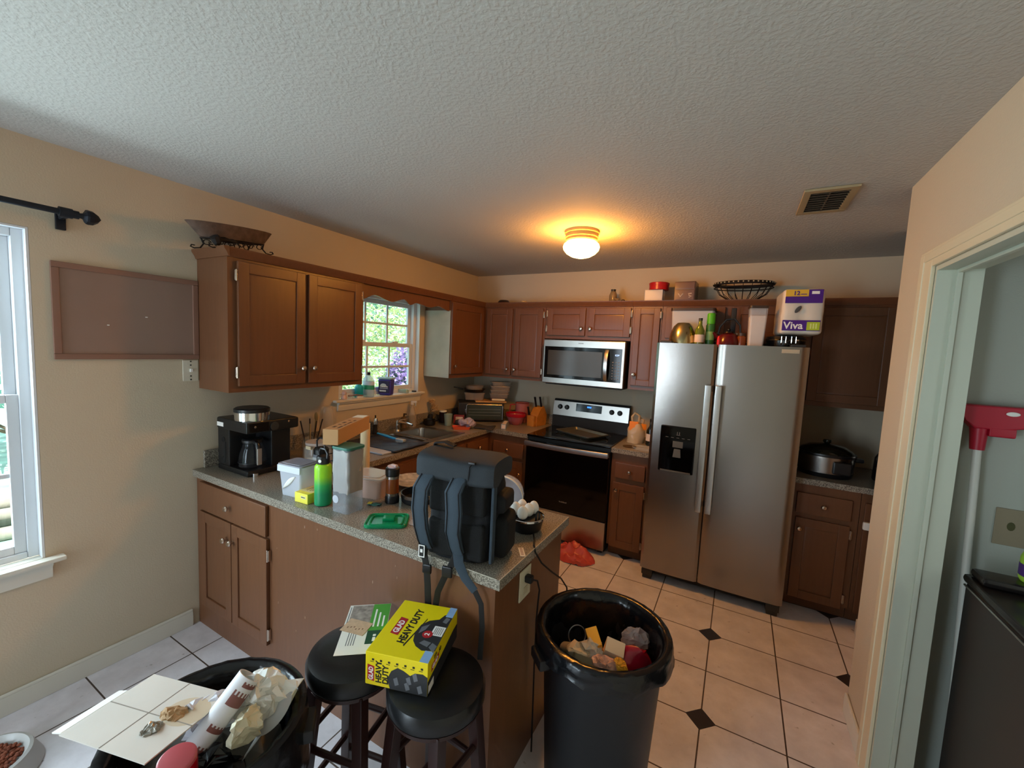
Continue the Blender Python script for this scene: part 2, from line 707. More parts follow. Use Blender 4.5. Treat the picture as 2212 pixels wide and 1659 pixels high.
# ---------------------------------------------------------------- windows
def window(name, w, meet, rows, cols, sill_y0, sill_y1, sill_out, apron_h, muntin_col):
    y0, y1, z0, z1 = w
    t = bpy.data.objects.new(name, None)
    COL.objects.link(t)
    t.location = (-.06, (y0 + y1) / 2, z0)
    struct(t)
    m = MB(t)
    VIN = mat('white_vinyl', 'd9dce0', .35)
    f = .042
    m.box(-.115, -.045, y0 + .001, y0 + f, z0 + .021, z1 - .001, b=.004)
    m.box(-.115, -.045, y1 - f, y1 - .001, z0 + .021, z1 - .001, b=.004)
    m.box(-.115, -.045, y0 + f, y1 - f, z1 - f, z1 - .001, b=.004)
    m.box(-.115, -.045, y0 + f, y1 - f, z0 + .021, z0 + .05, b=.004)
    m.box(-.044, -.0, y0 + .001, y0 + .009, z0 + .021, z1 - .001)
    m.box(-.044, -.0, y1 - .009, y1 - .001, z0 + .021, z1 - .001)
    m.box(-.044, -.0, y0 + .009, y1 - .009, z1 - .009, z1 - .001)
    m.build('frame', VIN, t)
    for nm, za, zb, xa, xb in (('upper_sash', meet - .018, z1 - f, -.108, -.083), ('lower_sash', z0 + .05, meet + .018, -.080, -.055)):
        m = MB(t)
        ya, yb, s = y0 + f, y1 - f, .036
        m.box(xa, xb, ya, ya + s, za, zb, b=.003)
        m.box(xa, xb, yb - s, yb, za, zb, b=.003)
        m.box(xa, xb, ya + s, yb - s, zb - s, zb, b=.003)
        m.box(xa, xb, ya + s, yb - s, za, za + s, b=.003)
        xm = (xa + xb) / 2
        for i in range(1, cols):
            y = ya + s + (yb - ya - 2 * s) * i / cols
            m.box(xm - .006, xm + .006, y - .009, y + .009, za + s, zb - s)
        for i in range(1, rows):
            z = za + s + (zb - za - 2 * s) * i / rows
            m.box(xm - .007, xm + .007, ya + s, yb - s, z - .009, z + .009)
        so = m.build(nm, VIN, t)
        MB(t).box(xm - .002, xm + .002, ya + s * .5, yb - s * .5, za + s * .5, zb - s * .5).build('pane', PANE, so, flat=True)
        if nm == 'lower_sash':
            for q in (.27, .73):
                m = MB(t)
                yc = ya + (yb - ya) * q
                m.box(xa + .002, xb + .004, yc - .035, yc + .035, zb, zb + .012, b=.004)
                m.box(xb - .004, xb + .012, yc - .02, yc + .02, zb + .004, zb + .016, b=.004)
                m.build('latch', WHITEP, so)
    m = MB(t)
    m.box(-.045, .002, y0 + .001, y1 - .001, z0 - .0, z0 + .02)
    m.box(.001, sill_out, sill_y0, sill_y1, z0 - .0, z0 + .02, b=.006)
    m.build('sill', TRIMW, t)
    m = MB(t)
    P = [(.001, z0 - apron_h), (.012, z0 - apron_h), (.018, z0 - apron_h * .6), (.017, z0 - apron_h * .35), (.03, z0 - .012), (.03, z0 - .001), (.001, z0 - .001)]
    V = frame((0, sill_y0 + .04, 0), (1, 0, 0), (0, 0, 1))
    m.prism(P, 0, -(sill_y1 - sill_y0 - .08), M=V)
    m.build('apron', TRIMW, t, sharp=50)
    return t


window('window_1', W1, 1.362, 2, 3, -4.33, -3.30, .05, .075, 3)
window('window_2', W2, 1.655, 2, 3, -1.875, -.885, .045, .065, 3)

window('window_3', W3, 1.1, 2, 2, -5.84, -4.46, .05, .065, 3)

# ---------------------------------------------------------------- outdoors
GRASS = mat('lawn_grass', 'a4c2b4', .9, var=.35, vscale=3)
g = MB().box(-14, -.4, -16, 10, -.4, -.3).build('ground', GRASS, flat=True)
struct(g)
LEAF = {'g': mat('bright_green_leaf', '9dbb82', .5, var=.35, vscale=2), 'd': mat('deep_green_leaf', '7aa486', .5, var=.35, vscale=2),
        'p': mat('purple_blossom', 'c4a2dc', .6, var=.2, vscale=2), 'y': mat('yellow_green_leaf', 'c2cc92', .5, var=.3, vscale=2),
        't': mat('teal_green_leaf', '94c4ba', .5, var=.3, vscale=2)}
BARK = mat('grey_brown_bark', '6a5646', .9, bump=.5, bscale=30)


def foliage(m, c, r, n, size, rnd):
    for _ in range(n):
        while True:
            v = Vector((rnd.uniform(-1, 1), rnd.uniform(-1, 1), rnd.uniform(-1, 1)))
            if .25 < v.length < 1:
                break
        p = Vector((c[0] + v.x * r[0], c[1] + v.y * r[1], c[2] + v.z * r[2]))
        u = Vector((rnd.uniform(-1, 1), rnd.uniform(-1, 1), rnd.uniform(-.8, .8))).normalized()
        w = u.cross(Vector((rnd.uniform(-1, 1), rnd.uniform(-1, 1), rnd.uniform(-1, 1)))).normalized()
        s = size * rnd.uniform(.6, 1.3)
        n_ = u.cross(w) * s * .18
        m.quad([p - u * s, p + w * s * .42 + n_, p + u * s, p - w * s * .42 + n_])


def shrub(name, label, cat, loc, r, n, size, key, seed, key2=None, tall=0):
    rnd = random.Random(seed)
    t = thing(name, label, cat, loc)
    m = MB()
    top = tall or r[2] * .7
    m.tube([(0, 0, 0), (.02, .01, top * .5), (-.02, .03, top)], [.05 + .04 * (tall > 0), .04, .02])
    for k in range(5):
        a = k * 1.26
        m.tube([(0, 0, top * .45), (r[0] * .4 * math.cos(a), r[1] * .4 * math.sin(a), top * .9), (r[0] * .7 * math.cos(a), r[1] * .7 * math.sin(a), top * 1.15)], [.025, .015, .006], n=6)
    m.build('stem', BARK, t)
    m = MB()
    foliage(m, (0, 0, (tall or 0) + r[2] * .95), r, n, size, rnd)
    o = m.build('foliage', LEAF[key], t, normals=False)
    o['kind'] = 'stuff'
    if key2:
        m = MB()
        foliage(m, (.12, 0, r[2] * 1.35), (r[0] * 1.05, r[1] * 1.1, r[2] * .72), int(n * 1.3), size * .8, rnd)
        m.build('blossom', LEAF[key2], t, normals=False)['kind'] = 'stuff'
    return t


shrub('shrub', 'broad green garden shrub outside the kitchen window, left of the purple blossom', 'shrub', (-2.3, -.12, -.3), (.5, .5, .95), 2600, .05, 'g', 1)
shrub('flowering_shrub', 'purple flowering shrub seen through the lower kitchen window sash', 'shrub', (-1.9, .86, -.3), (.36, .34, .95), 2200, .05, 'd', 2, 'p')
shrub('shrub', 'yellow green shrub behind the purple blossom outside the kitchen window', 'shrub', (-5.2, 3.6, -.3), (1.4, 1.5, 1.6), 5200, .06, 'y', 3)
shrub('tree', 'tall leafy tree filling the upper kitchen window sash', 'tree', (-9.5, 6.6, -.3), (2.9, 3.6, 3.0), 6500, .11, 'd', 4, tall=1.3)
shrub('tree', 'teal green tree on the lawn outside the dining window', 'tree', (-6.2, -2.2, -.3), (1.8, 1.9, 1.9), 3600, .12, 't', 5, tall=.9)
m = MB()
for i in range(5):
    m.cyl((-3.4 - i * .2, -4.4 + i * .1, -.24 + .12 * (i % 2)), (-3.0 - i * .16, -2.2 + i * .12, -.24 + .12 * (i % 2)), .06)
tag(m.build('log_pile', mat('weathered_wood', '9a9388', .9, var=.2), label=None), 'weathered grey poles lying on the lawn outside the dining window', 'logs')

# ---------------------------------------------------------------- fixed to walls and ceiling
t = thing('ceiling_light', 'lit dome ceiling light with a ribbed cream base', 'ceiling light', (1.676, -1.30, H - .001))
m = MB()
m.lathe([(.112, 0), (.113, -.016), (.104, -.022), (.104, -.030), (.107, -.036), (.107, -.042), (.100, -.046), (.100, -.054), (.103, -.060), (.101, -.066), (.096, -.070)], n=40)
m.build('base', mat('cream_enamel', 'c2a062', .4), t)
m = MB()
m.lathe([(.096, -.0705), (.113, -.084), (.118, -.100), (.113, -.118), (.095, -.139), (.065, -.157), (.03, -.167), (1e-6, -.169)], n=40)
dome = m.build('glass_dome', mat('lit_opal_glass', 'fff4e0', .3, emit=118, ecol=(1.0, .655, .26)), t)

t = thing('ceiling_vent', 'rectangular metal air vent with dark louvres in the ceiling', 'vent', (2.937, -1.427, H - .001))
m = MB()
x, y = .102, .176
for a, b, c, d in ((-x, x, -y, -y + .036), (-x, x, y - .036, y), (-x, -x + .03, -y + .036, y - .036), (x - .03, x, -y + .036, y - .036)):
    m.box(a, b, c, d, -.012, 0, b=.003)
m.build('frame', mat('stained_vent_paint', 'a58f6c', .5), t)
m = MB()
for i in range(9):
    yy = -.13 + i * .0325
    m.box(-.072, .072, -.011, .011, -.001, .001, M=T(0, yy, -.007) @ Matrix.Rotation(.7, 4, 'X'))
m.box(-.003, .003, -.14, .14, -.011, -.004)
m.build('louvre', mat('dusty_vent_metal', '5b4a3a', .6), t)
m = MB().box(-.072, .072, -.14, .14, -.002, 0)
m.build('duct', BLACKM, t)

IRON = mat('black_iron', '1d2028', .45, .4)
t = thing('curtain_rod', 'black curtain rod with faceted finial over the dining window', 'curtain rod', (.08, -3.8, 2.163))
MB().cyl((0, -.60, 0), (0, .56, 0), .0125).build('rod', IRON, t)
m = MB()
m.cyl((0, .555, 0), (0, .575, 0), .017)
m.lathe([(.01, .575), (.013, .588), (.030, .597), (.032, .604), (.030, .620), (.018, .636), (1e-5, .648)], n=8, M=Matrix.Rotation(-PI / 2, 4, 'X'))
m.build('finial', IRON, t, sharp=20)
m = MB()
m.box(-.078, -.062, .52, .552, -.065, .012, b=.003)
m.box(-.066, .002, .528, .544, -.022, -.008, b=.003)
m.lathe([(.021, .515), (.021, .555)], n=16, M=Matrix.Rotation(-PI / 2, 4, 'X'))
m.build('bracket', IRON, t)

t = thing('notice_board', 'blank brown painted board in a darker frame on the left wall', 'board', (.001, -3.024, 1.534))
m = MB()
BW, BH = .278, .428
m.box(0, .014, -BW, BW, 0, .026, b=.003)
m.box(0, .014, -BW, BW, BH - .026, BH, b=.003)
m.box(0, .014, -BW, -BW + .026, .026, BH - .026, b=.003)
m.box(0, .014, BW - .026, BW, .026, BH - .026, b=.003)
m.build('frame', mat('reddish_brown_paint', '876455', .45), t)
m = MB().box(0, .007, -BW + .02, BW - .02, .02, BH - .02)
m.build('panel', mat('dusty_brown_paint', '8f766a', .26, var=.06, vscale=3), t)
MB().box(.007, .009, -.10, -.092, .16, .165).build('pin', WHITEP, t)
MB().box(.007, .009, .045, .054, .21, .214).build('pin', WHITEP, t)

t = thing('wall_plate', 'white switch plate on the wall under the brown board', 'switch plate', (.001, -2.786, 1.472))
MB().box(0, .006, -.037, .037, -.058, .058, b=.003).build('plate', mat('ivory_plastic', 'cfc9b8', .4), t)
m = MB().box(.006, .017, -.006, .008, -.008, .010, b=.002)
m.build('toggle', WHITEP, t)
for z in (-.05, -.03, .03, .05):
    MB().cyl((.005, 0, z), (.0075, 0, z), .004, n=10).build('screw', BLACKM, t)
# ---------------------------------------------------------------- cabinets
# local frame of a cabinet: x along its front, y into it (front face at y = 0), z up
DT = .019


def panel_door(parent, x0, x1, z0, z1, knob=None, hinge=None, hz=None, name='door', raised=True):
    w, h = x1 - x0, z1 - z0
    m = MB()
    s = min(.058, w * .24)
    m.box(.002, w - .002, -DT * .55, 0, .002, h - .002)
    if raised:
        m.box(0, s, -DT, 0, 0, h, b=.004)
        m.box(w - s, w, -DT, 0, 0, h, b=.004)
        m.box(s - .002, w - s + .002, -DT, 0, 0, s, b=.004)
        m.box(s - .002, w - s + .002, -DT, 0, h - s, h, b=.004)
        m.frustum((s + .001, w - s - .001, s + .001, h - s - .001), (s + .013, w - s - .013, s + .013, h - s - .013), 0, .004,
                  M=frame((0, -DT * .55, 0), (1, 0, 0), (0, 0, 1)) @ Matrix.Scale(1, 4))
    else:
        m.box(0, w, -DT, 0, 0, h, b=.005)
    d = m.build(name, WOOD, parent, loc=(x0, 0, z0))
    if knob:
        kx, kz = knob[0] - x0, knob[1] - z0
        k = MB().lathe([(.006, 0), (.006, .012), (.014, .018), (.016, .024), (.012, .030), (1e-5, .032)], n=16,
                       M=frame((kx, -DT, kz), (1, 0, 0), (0, 0, 1)))
        k.build('knob', NICKEL, d)
    if hinge:
        for q in (hz or (.075, h - .075)):
            hx = -.006 if hinge == 'L' else w + .006
            k = MB()
            k.box(hx - .008, hx + .008, -.016, -.001, q - .028, q + .028, b=.003)
            k.cyl((hx, -.016, q - .03), (hx, -.016, q + .03), .004, n=8)
            k.build('hinge', NICKEL, d)
    return d


def drawer_front(parent, x0, x1, z0, z1):
    w, h = x1 - x0, z1 - z0
    m = MB().box(0, w, -DT, 0, 0, h, b=.006)
    d = m.build('drawer', WOOD, parent, loc=(x0, 0, z0))
    MB().lathe([(.006, 0), (.006, .012), (.014, .018), (.016, .024), (.012, .030), (1e-5, .032)], n=16,
               M=frame((w / 2, -DT, h / 2), (1, 0, 0), (0, 0, 1))).build('knob', NICKEL, d)
    return d


def crown(t, x0, x1, z, ends=()):
    P = [(0, z - .048), (-.006, z - .046), (-.012, z - .03), (-.024, z - .012), (-.026, z), (0, z)]
    m = MB()
    m.prism(P, x0, x1, M=frame((0, 0, 0), (0, 1, 0), (0, 0, 1)))
    if 'L' in ends:
        m.prism([(-q[0], q[1]) for q in P], -.026, .302, M=frame((x0, 0, 0), (-1, 0, 0), (0, 0, 1)))
    m.build('crown_moulding', WOOD, t, sharp=50)


UZ, UT = 1.372, 2.126


def upper(label, loc, rot, w, d=.303, cr=True, ends=(), x0=0):
    t = thing('wall_cabinet', label, 'wall cabinet', loc, rot, 'upper kitchen cabinets')
    h = UT - loc[2]
    m = MB()
    m.box(x0 + .001, w - .001, .001, d, 0, h - .004)
    m.build('body', WOOD, t, flat=True)
    if cr:
        crown(t, x0, w, h, ends)
    return t


Q = PI / 2
# facing the kitchen from the left wall
t = upper('double door wall cabinet on the left wall, holding the tray stand', (.305, -2.7455, UZ), Q, .880, ends=('L',))
panel_door(t, .043, .428, .033, .692, knob=(.404, .125), hinge='L')
panel_door(t, .449, .852, .033, .692, knob=(.478, .125), hinge='R')
t = upper('corner wall cabinet with a bare pale side, right of the kitchen window', (.305, -.868, UZ), Q, .866)
MB().box(-.002, .0, .003, .302, .002, .62).build('side_panel', mat('pale_unpainted_panel', 'a9a596', .55, var=.12, vscale=5), t, 'pale unpainted side panel')
panel_door(t, .002, .53, .038, .692, knob=(.045, .115))
# the scalloped valance over the kitchen window
m = MB()
pts = [(0, UT - .004), (0, 1.978)]
L_ = .994
KV = [(0, 1.973), (.12, 2.014), (.28, 1.985), (.42, 2.018), (.485, 1.984), (.56, 2.008), (.72, 1.990), (.84, 2.012), (.994, 1.985)]
for i in range(1, 81):
    u = i / 80 * L_
    for (ua, za), (ub, zb) in zip(KV, KV[1:]):
        if ua <= u <= ub + 1e-6:
            pts.append((u, za + (zb - za) * (.5 - .5 * math.cos(PI * (u - ua) / (ub - ua)))))
            break
pts += [(L_, UT - .004)]
P = [(x, z) for x, z in pts]
m.prism(P, 0, -.018, M=frame((.287, -1.8645, 0), (0, 1, 0), (0, 0, 1)))
t = thing('valance', 'scalloped brown valance board bridging the cabinets over the kitchen window', 'valance', (.296, -1.37, 2.05))
m.bm.transform(T(-.296, 1.37, -2.05))
m.build('board', WOOD, t)
m = MB(t)
Pc = [(0, UT - .048), (.006, UT - .046), (.012, UT - .03), (.024, UT - .012), (.026, UT), (0, UT)]
m.prism(Pc, 0, -.994, M=frame((.306, -1.8645, 0), (1, 0, 0), (0, 0, 1)))
m.build('crown_moulding', WOOD, t, sharp=50)
# facing the camera from the back wall
t = upper('double door wall cabinet between the corner and the microwave', (.306, -.305, UZ), 0, .690)
panel_door(t, .04, .336, .033, .692, knob=(.306, .095))
panel_door(t, .364, .668, .033, .692, knob=(.39, .095), hinge='R', hz=(.06, .60))
t = upper('short wall cabinet with two doors above the microwave', (.997, -.305, 1.785), 0, .808)
panel_door(t, .022, .396, .032, .283, knob=(.366, .098), hinge='L', hz=(.06, .20))
panel_door(t, .424, .798, .032, .283, knob=(.45, .098), hinge='R', hz=(.06, .20))
t = upper('narrow wall cabinet between the microwave and the fridge', (1.806, -.305, UZ), 0, .244)
panel_door(t, .022, .23, .036, .692, knob=(.05, .13), hinge='R', hz=(.12, .60))
t = upper('short wall cabinet over the fridge, behind the stored items', (2.051, -.305, 1.80), 0, .974)
panel_door(t, .03, .462, .02, .27, knob=(.425, .06))
panel_door(t, .512, .944, .02, .27, knob=(.55, .06))
t = upper('dark wall cabinet in the alcove right of the fridge', (3.026, -.305, UZ), 0, 1.10)
panel_door(t, .05, .50, .033, .692)
panel_door(t, .53, .98, .033, .692)


def base(label, loc, rot, w, d=.608, x0=0, h=.875, toe=True, hollow=False):
    t = thing('base_cabinet', label, 'base cabinet', loc, rot, 'lower kitchen cabinets')
    m = MB()
    if hollow:
        m.box(x0 + .001, w - .001, .001, .02, .10, h)
        m.box(x0 + .001, x0 + .02, .02, d, .10, h)
        m.box(w - .02, w - .001, .02, d, .10, h)
        m.box(x0 + .02, w - .02, .02, d, .10, .12)
    else:
        m.box(x0 + .001, w - .001, .001, d, .10 if toe else 0, h)
    if toe:
        m.box(x0 + .001, w - .001, .07, d, 0, .10)
    m.build('body', WOOD, t, flat=True)
    return t


# peninsula
t = thing('peninsula_cabinet', 'brown peninsula base with a plain back and end panel under the counter', 'base cabinet', (.003, -2.765, 0), 0, 'lower kitchen cabinets')
m = MB()
m.box(0, 1.984, 0, .592, 0, .875)
b_ = m.build('body', WOOD, t, flat=True)
m = MB()
rnd = random.Random(5)
for _ in range(16):
    x, z = rnd.uniform(.75, 1.8), rnd.uniform(.25, .85)
    m.box(x, x + rnd.uniform(.001, .003), -.0004, 0, z, z + rnd.uniform(.002, .012))
m.build('scratches', mat('bare_wood_scratch', 'a98f7a', .7), b_)
drawer_front(t, .062, .690, .700, .858)
panel_door(t, .062, .378, .14, .692, knob=(.345, .60))
panel_door(t, .384, .697, .14, .692, knob=(.405, .60), hinge='R', hz=(.06, .47))
# sink run
t = base('sink base cabinet under the kitchen window', (.61, -2.17, 0), Q, 1.16, hollow=True)
drawer_front(t, .34, .74, .70, .83)
drawer_front(t, .76, 1.14, .70, .83)
panel_door(t, .34, .74, .13, .68, knob=(.71, .60))
panel_door(t, .76, 1.14, .13, .68, knob=(.79, .60))
t = base('corner base cabinet between sink and stove side', (.61, -1.009, 0), Q, 1.0, hollow=True)
drawer_front(t, .02, .36, .70, .83)
panel_door(t, .02, .36, .13, .68)
t = base('narrow base cabinet left of the stove', (.612, -.609, 0), 0, .416, d=.604)
drawer_front(t, .055, .375, .672, .805)
panel_door(t, .05, .372, .11, .640, knob=(.348, .53))
t = base('narrow base cabinet between the stove and the fridge', (1.793, -.609, 0), 0, .305, d=.604)
drawer_front(t, .035, .272, .672, .802)
panel_door(t, .025, .272, .095, .635, knob=(.058, .575), hinge='R', hz=(.06, .47))
t = base('base cabinet under the slow cooker right of the fridge', (3.026, -.609, 0), 0, .36, d=.604)
drawer_front(t, .025, .32, .675, .815)
panel_door(t, .03, .32, .09, .645, knob=(.055, .575), hinge='R', hz=(.07, .5))
t = base('base cabinet in the alcove with a white child lock', (3.387, -.609, 0), 0, .70, d=.604)
d = panel_door(t, .02, .34, .09, .815)
m = MB()
m.box(-.006, .05, -.045, -DT, .56, .61, b=.008)
m.box(.055, .075, -.03, -DT, .59, .62, b=.004)
m.build('child_lock', WHITEP, d, 'white plastic child lock')

# ---------------------------------------------------------------- countertops
CZ0, CZ = .876, .914
t = thing('countertop', 'speckled laminate worktop of the peninsula and sink corner with backsplash', 'countertop', (.9, -1.8, CZ0))
SX0, SX1, SY0, SY1 = .085, .565, -1.775, -.99       # sink cut-out
m = MB(t)


def slab(x0, x1, y0, y1):
    m.box(x0, x1, y0, y1, CZ0, CZ, b=.0)


slab(.002, 2.013, -2.785, -2.155)
slab(.002, .635, -2.155, SY0)
slab(.002, SX0, SY0, SY1)
slab(SX1, .635, SY0, SY1)
slab(.002, .635, SY1, -.002)
slab(.635, 1.0305, -.635, -.002)
m.build('top', GRAN, t, flat=True)
m = MB(t)
m.box(.001, .021, -2.732, -.002, CZ, CZ + .098, b=.003)
m.box(.021, 1.0305, -.021, -.001, CZ, CZ + .098, b=.003)
m.build('backsplash', GRAN, t)
m = MB(t)
m.box(2.0105, 2.0135, -2.786, -2.154, CZ - .001, CZ + .0006)
m.box(1.80, 2.0, -2.7865, -2.7845, CZ - .0015, CZ + .0006)
m.build('edge_gleam', mat('laminate_edge_gleam', 'b9b2a4', .3), t)  # skylight gleam along the counter edge, painted as paler strips
t = tag(MB().box(1.791, 2.103, -.635, -.002, CZ0, CZ).build('countertop', GRAN), 'small speckled worktop between the stove and the fridge', 'countertop')
t = tag(MB().box(3.02, 4.32, -.635, -.002, CZ0, CZ).build('countertop', GRAN), 'shaded speckled worktop in the alcove right of the fridge', 'countertop')

# ---------------------------------------------------------------- sink
t = thing('kitchen_sink', 'stainless steel drop-in sink under the kitchen window', 'sink', (.325, -1.38, CZ))
m = MB(t)


def bowl(m, x0, x1, y0, y1, zb):
    r = .05
    def ring(k, inset, z):
        pts = []
        for cx, cy, a0 in ((x1 - r, y1 - r, 0), (x0 + r, y1 - r, 90), (x0 + r, y0 + r, 180), (x1 - r, y0 + r, 270)):
            for i in range(6):
                a = math.radians(a0 + i * 18)
                q = max(.005, r - inset * .3)
                pts.append((cx + (q) * math.cos(a) - inset * (1 if math.cos(math.radians(a0 + 45)) > 0 else -1) * .6,
                            cy + (q) * math.sin(a) - inset * (1 if math.sin(math.radians(a0 + 45)) > 0 else -1) * .6, z))
        return pts
    R_ = [ring(0, -.012, CZ + .004), ring(1, 0, CZ + .002), ring(2, .006, CZ - .02), ring(3, .02, zb + .02), ring(4, .05, zb)]
    V = [p for q in R_ for p in q]
    n = 24
    F = [(k * n + i, k * n + (i + 1) % n, (k + 1) * n + (i + 1) % n, (k + 1) * n + i) for k in range(4) for i in range(n)]
    F.append(tuple(4 * n + i for i in range(n)))
    m._put(V, F)


bowl(m, .13, .53, -1.36, -1.025, .765)
bowl(m, .13, .53, -1.74, -1.40, .765)
m.build('bowl', STEELL, t, normals=False)
m = MB(t)
x0, x1, y0, y1 = .07, .585, -1.79, -.975
for a in ((x0, .145, y0, y1), (.515, x1, y0, y1), (.145, .515, y0, -1.725), (.145, .515, -1.375, -1.345), (.145, .515, -1.04, y1)):
    m.box(a[0], a[1], a[2], a[3], CZ, CZ + .004, b=.0015)
m.build('rim', STEELL, t)
m = MB(t)
m.cyl((.10, -1.30, CZ + .004), (.10, -1.30, CZ + .02), .03, .022)
m.tube([(.10, -1.30, CZ + .02), (.10, -1.30, CZ + .06), (.125, -1.30, CZ + .085), (.19, -1.30, CZ + .085), (.27, -1.30, CZ + .075)], .011)
m.cyl((.10, -1.30, CZ + .055), (.10, -1.30, CZ + .10), .016, .012)
m.tube([(.10, -1.30, CZ + .09), (.12, -1.25, CZ + .10), (.125, -1.2, CZ + .10)], .006)
m.build('faucet', CHROME, t)
m = MB(t).cyl((.33, -1.19, .766), (.33, -1.19, .769), .04)
m.build('drain', CHROME, t)
# ---------------------------------------------------------------- fridge
FX0, FX1, FYD = 2.109, 3.015, -.805
t = thing('refrigerator', 'stainless steel side by side fridge with ice dispenser', 'fridge', (2.562, -.42, 0))
m = MB(t)
m.box(FX0 + .004, FX1 - .004, -.728, -.04, .035, 1.752, b=.004)
m.build('body', mat('grey_fridge_side', '55534f', .45), t)


def fdoor(name, x0, x1, hx):
    m = MB(t)
    n = 20
    za, zb = .082, 1.768
    w = x1 - x0
    prof = []
    for i in range(n + 1):
        u = i / n
        e = min(u, 1 - u) * w
        r = .012
        ins = (r - math.sqrt(max(0, r * r - (r - e) ** 2))) if e < r else 0
        prof.append((x0 + u * w, FYD - .006 * math.sin(PI * u) + ins + .006))
    P = prof + [(x1, -.735), (x0, -.735)]
    m.prism(P, za, zb, b=.0)
    d = m.build(name, STEEL, t, sharp=30)
    for f in d.data.polygons:
        f.use_smooth = abs(f.normal.z) < .5
    m = MB(t)
    hz0, hz1 = .612, 1.494
    m.box(hx - .020, hx + .020, -.868, -.850, hz0, hz1, b=.006)
    for z in (hz0 + .03, hz1 - .03):
        m.box(hx - .015, hx + .015, -.855, FYD - .002, z - .022, z + .022, b=.004)
    m.build('handle', mat('satin_aluminium', 'c4c3c2', .3, 1), d, 'satin metal bar handle')
    return d


d1_ = fdoor('freezer_door', FX0, 2.500, 2.471)
d2_ = fdoor('fridge_door', 2.507, FX1, 2.534)
m = MB(t)
y = FYD - .004
m.box(2.184, 2.418, y - .009, y + .004, .848, 1.18, b=.010)
dp = m.build('ice_dispenser', BLACKG, d1_, 'black ice and water dispenser panel')
m = MB(t)
m.box(2.272, 2.340, y - .0105, y - .008, 1.03, 1.075, b=.003)
m.frustum((2.278, 2.332, y - .016, y - .007), (2.284, 2.326, y - .012, y - .007), .96, 1.02, .002)
m.box(2.20, 2.402, y - .013, y - .008, .851, .862, b=.002)
m.build('dispenser_paddle', mat('grey_plastic', '5c5c5b', .4), t).parent = d1_
m = MB(t)
m.box(2.292, 2.318, y - .0095, y - .0088, 1.118, 1.121)
m.box(2.296, 2.30, y - .0095, y - .0088, 1.118, 1.142)
m.box(2.310, 2.314, y - .0095, y - .0088, 1.118, 1.142)
for k in range(5):
    m.box(2.222 + k * .036, 2.240 + k * .036, y - .0095, y - .0088, 1.098, 1.101)
m.build('dispenser_icon', mat('grey_icon_print', '77777a', .5), t).parent = d1_
m = MB(t)
m.box(FX0 + .02, FX1 - .02, -.73, -.715, .03, .08)
for i in range(18):
    m.box(FX0 + .11 + i * .04, FX0 + .135 + i * .04, -.736, -.73, .045, .065)
m.build('toe_grille', BLACKM, t)
for x in (FX0 + .012, FX1 - .092):
    m = MB(t)
    m.box(x, x + .08, -.795, -.70, .03, .078, b=.006)
    m.box(x + .008, x + .072, -.788, -.72, .001, .03, b=.004)
    m.build('foot', mat('dark_grey_plastic', '2c2b2a', .45), t)
for x in (FX0 + .02, FX1 - .10):
    MB(t).box(x, x + .08, -.79, -.70, 1.7685, 1.785, b=.005).build('top_hinge', mat('dark_grey_plastic', '2c2b2a', .45), t)
m = MB(t)
m.box(2.868, 2.962, y + .001, y + .004, 1.728, 1.752, b=.001)
m.box(2.875, 2.955, y - .0005, y + .004, 1.735, 1.742, b=.001)
m.build('badge', mat('clear_tape', 'b8ab94', .25), t).parent = d2_

# ---------------------------------------------------------------- stove
SX, SW = 1.0325, .756
t = thing('stove', 'stainless and black glass electric range with backguard', 'stove', (SX + SW / 2, -.34, 0))
X0, X1 = SX, SX + SW
m = MB(t)
m.box(X0 + .003, X1 - .003, -.625, -.03, .03, .905, b=.002)
m.build('body', mat('black_stove_side', '0f0f10', .5), t)
m = MB(t)
m.box(X0, X1, -.655, -.095, .905, .922, b=.005)
ck = m.build('cooktop', BLACKG, t, 'black glass cooktop')
m = MB(t)
for cx, cy, r in ((X0 + .19, -.50, .10), (X1 - .19, -.50, .115), (X0 + .19, -.24, .075), (X1 - .19, -.24, .075)):
    m.lathe([(r - .002, .9222), (r - .002, .9226), (r + .001, .9226), (r + .001, .9222)], (cx, cy, 0), n=40, cap0=False, cap1=False)
m.build('burner_ring', mat('grey_ring_print', '3b3b3d', .4), ck)
m = MB(t)
m.prism([(-.095, .9221), (-.022, .9221), (-.022, 1.192), (-.05, 1.192), (-.07, 1.165), (-.088, 1.036), (-.095, 1.03)], X0, X1, M=frame((0, 0, 0), (0, 1, 0), (0, 0, 1)))
m.build('backguard', mat('black_stove_side', '0f0f10', .5), t)
bgM = frame((X0, -.0885, 1.034), (1, 0, 0), (0, .018 / .131, 1))
m = MB(t).box(0.001, SW - .001, 0, .142, .0005, .004, M=bgM, b=.001)
cp = m.build('control_panel', STEELL, t)
m = MB(t).box(.238, .497, .058, .132, .003, .0052, M=bgM, b=.001)
dsp = m.build('display', BLACKG, cp)
m = MB(t)
for x in (.352, .366, .380):
    m.box(x, x + .011, .100, .114, .0052, .0058, M=bgM, b=.0002)
m.build('digits', mat('blue_led', '2a6bff', .4, emit=4), dsp)
for kx in (.074, .145, .594, .670):
    m = MB(t)
    m.lathe([(.024, 0), (.024, .004), (.019, .008), (.018, .026), (.014, .028), (1e-5, .028)], (kx, .085, .004), M=bgM, n=24)
    m.box(kx - .003, kx + .003, .068, .102, .028, .034, M=bgM, b=.001)
    m.build('control_knob', BLACKP, cp)
m = MB(t)
m.box(X0 + .003, X1 - .003, -.664, -.628, .292, .872, b=.004)
od = m.build('oven_door', BLACKG, t, 'black glass oven door')
m = MB(t)
pts = []
for i in range(13):
    u = i / 12
    pts.append((X0 + .006 + u * (SW - .012), -.700 - .022 * math.sin(PI * u), .854))
m.strap(pts, .044, .022, (0, 0, 1))
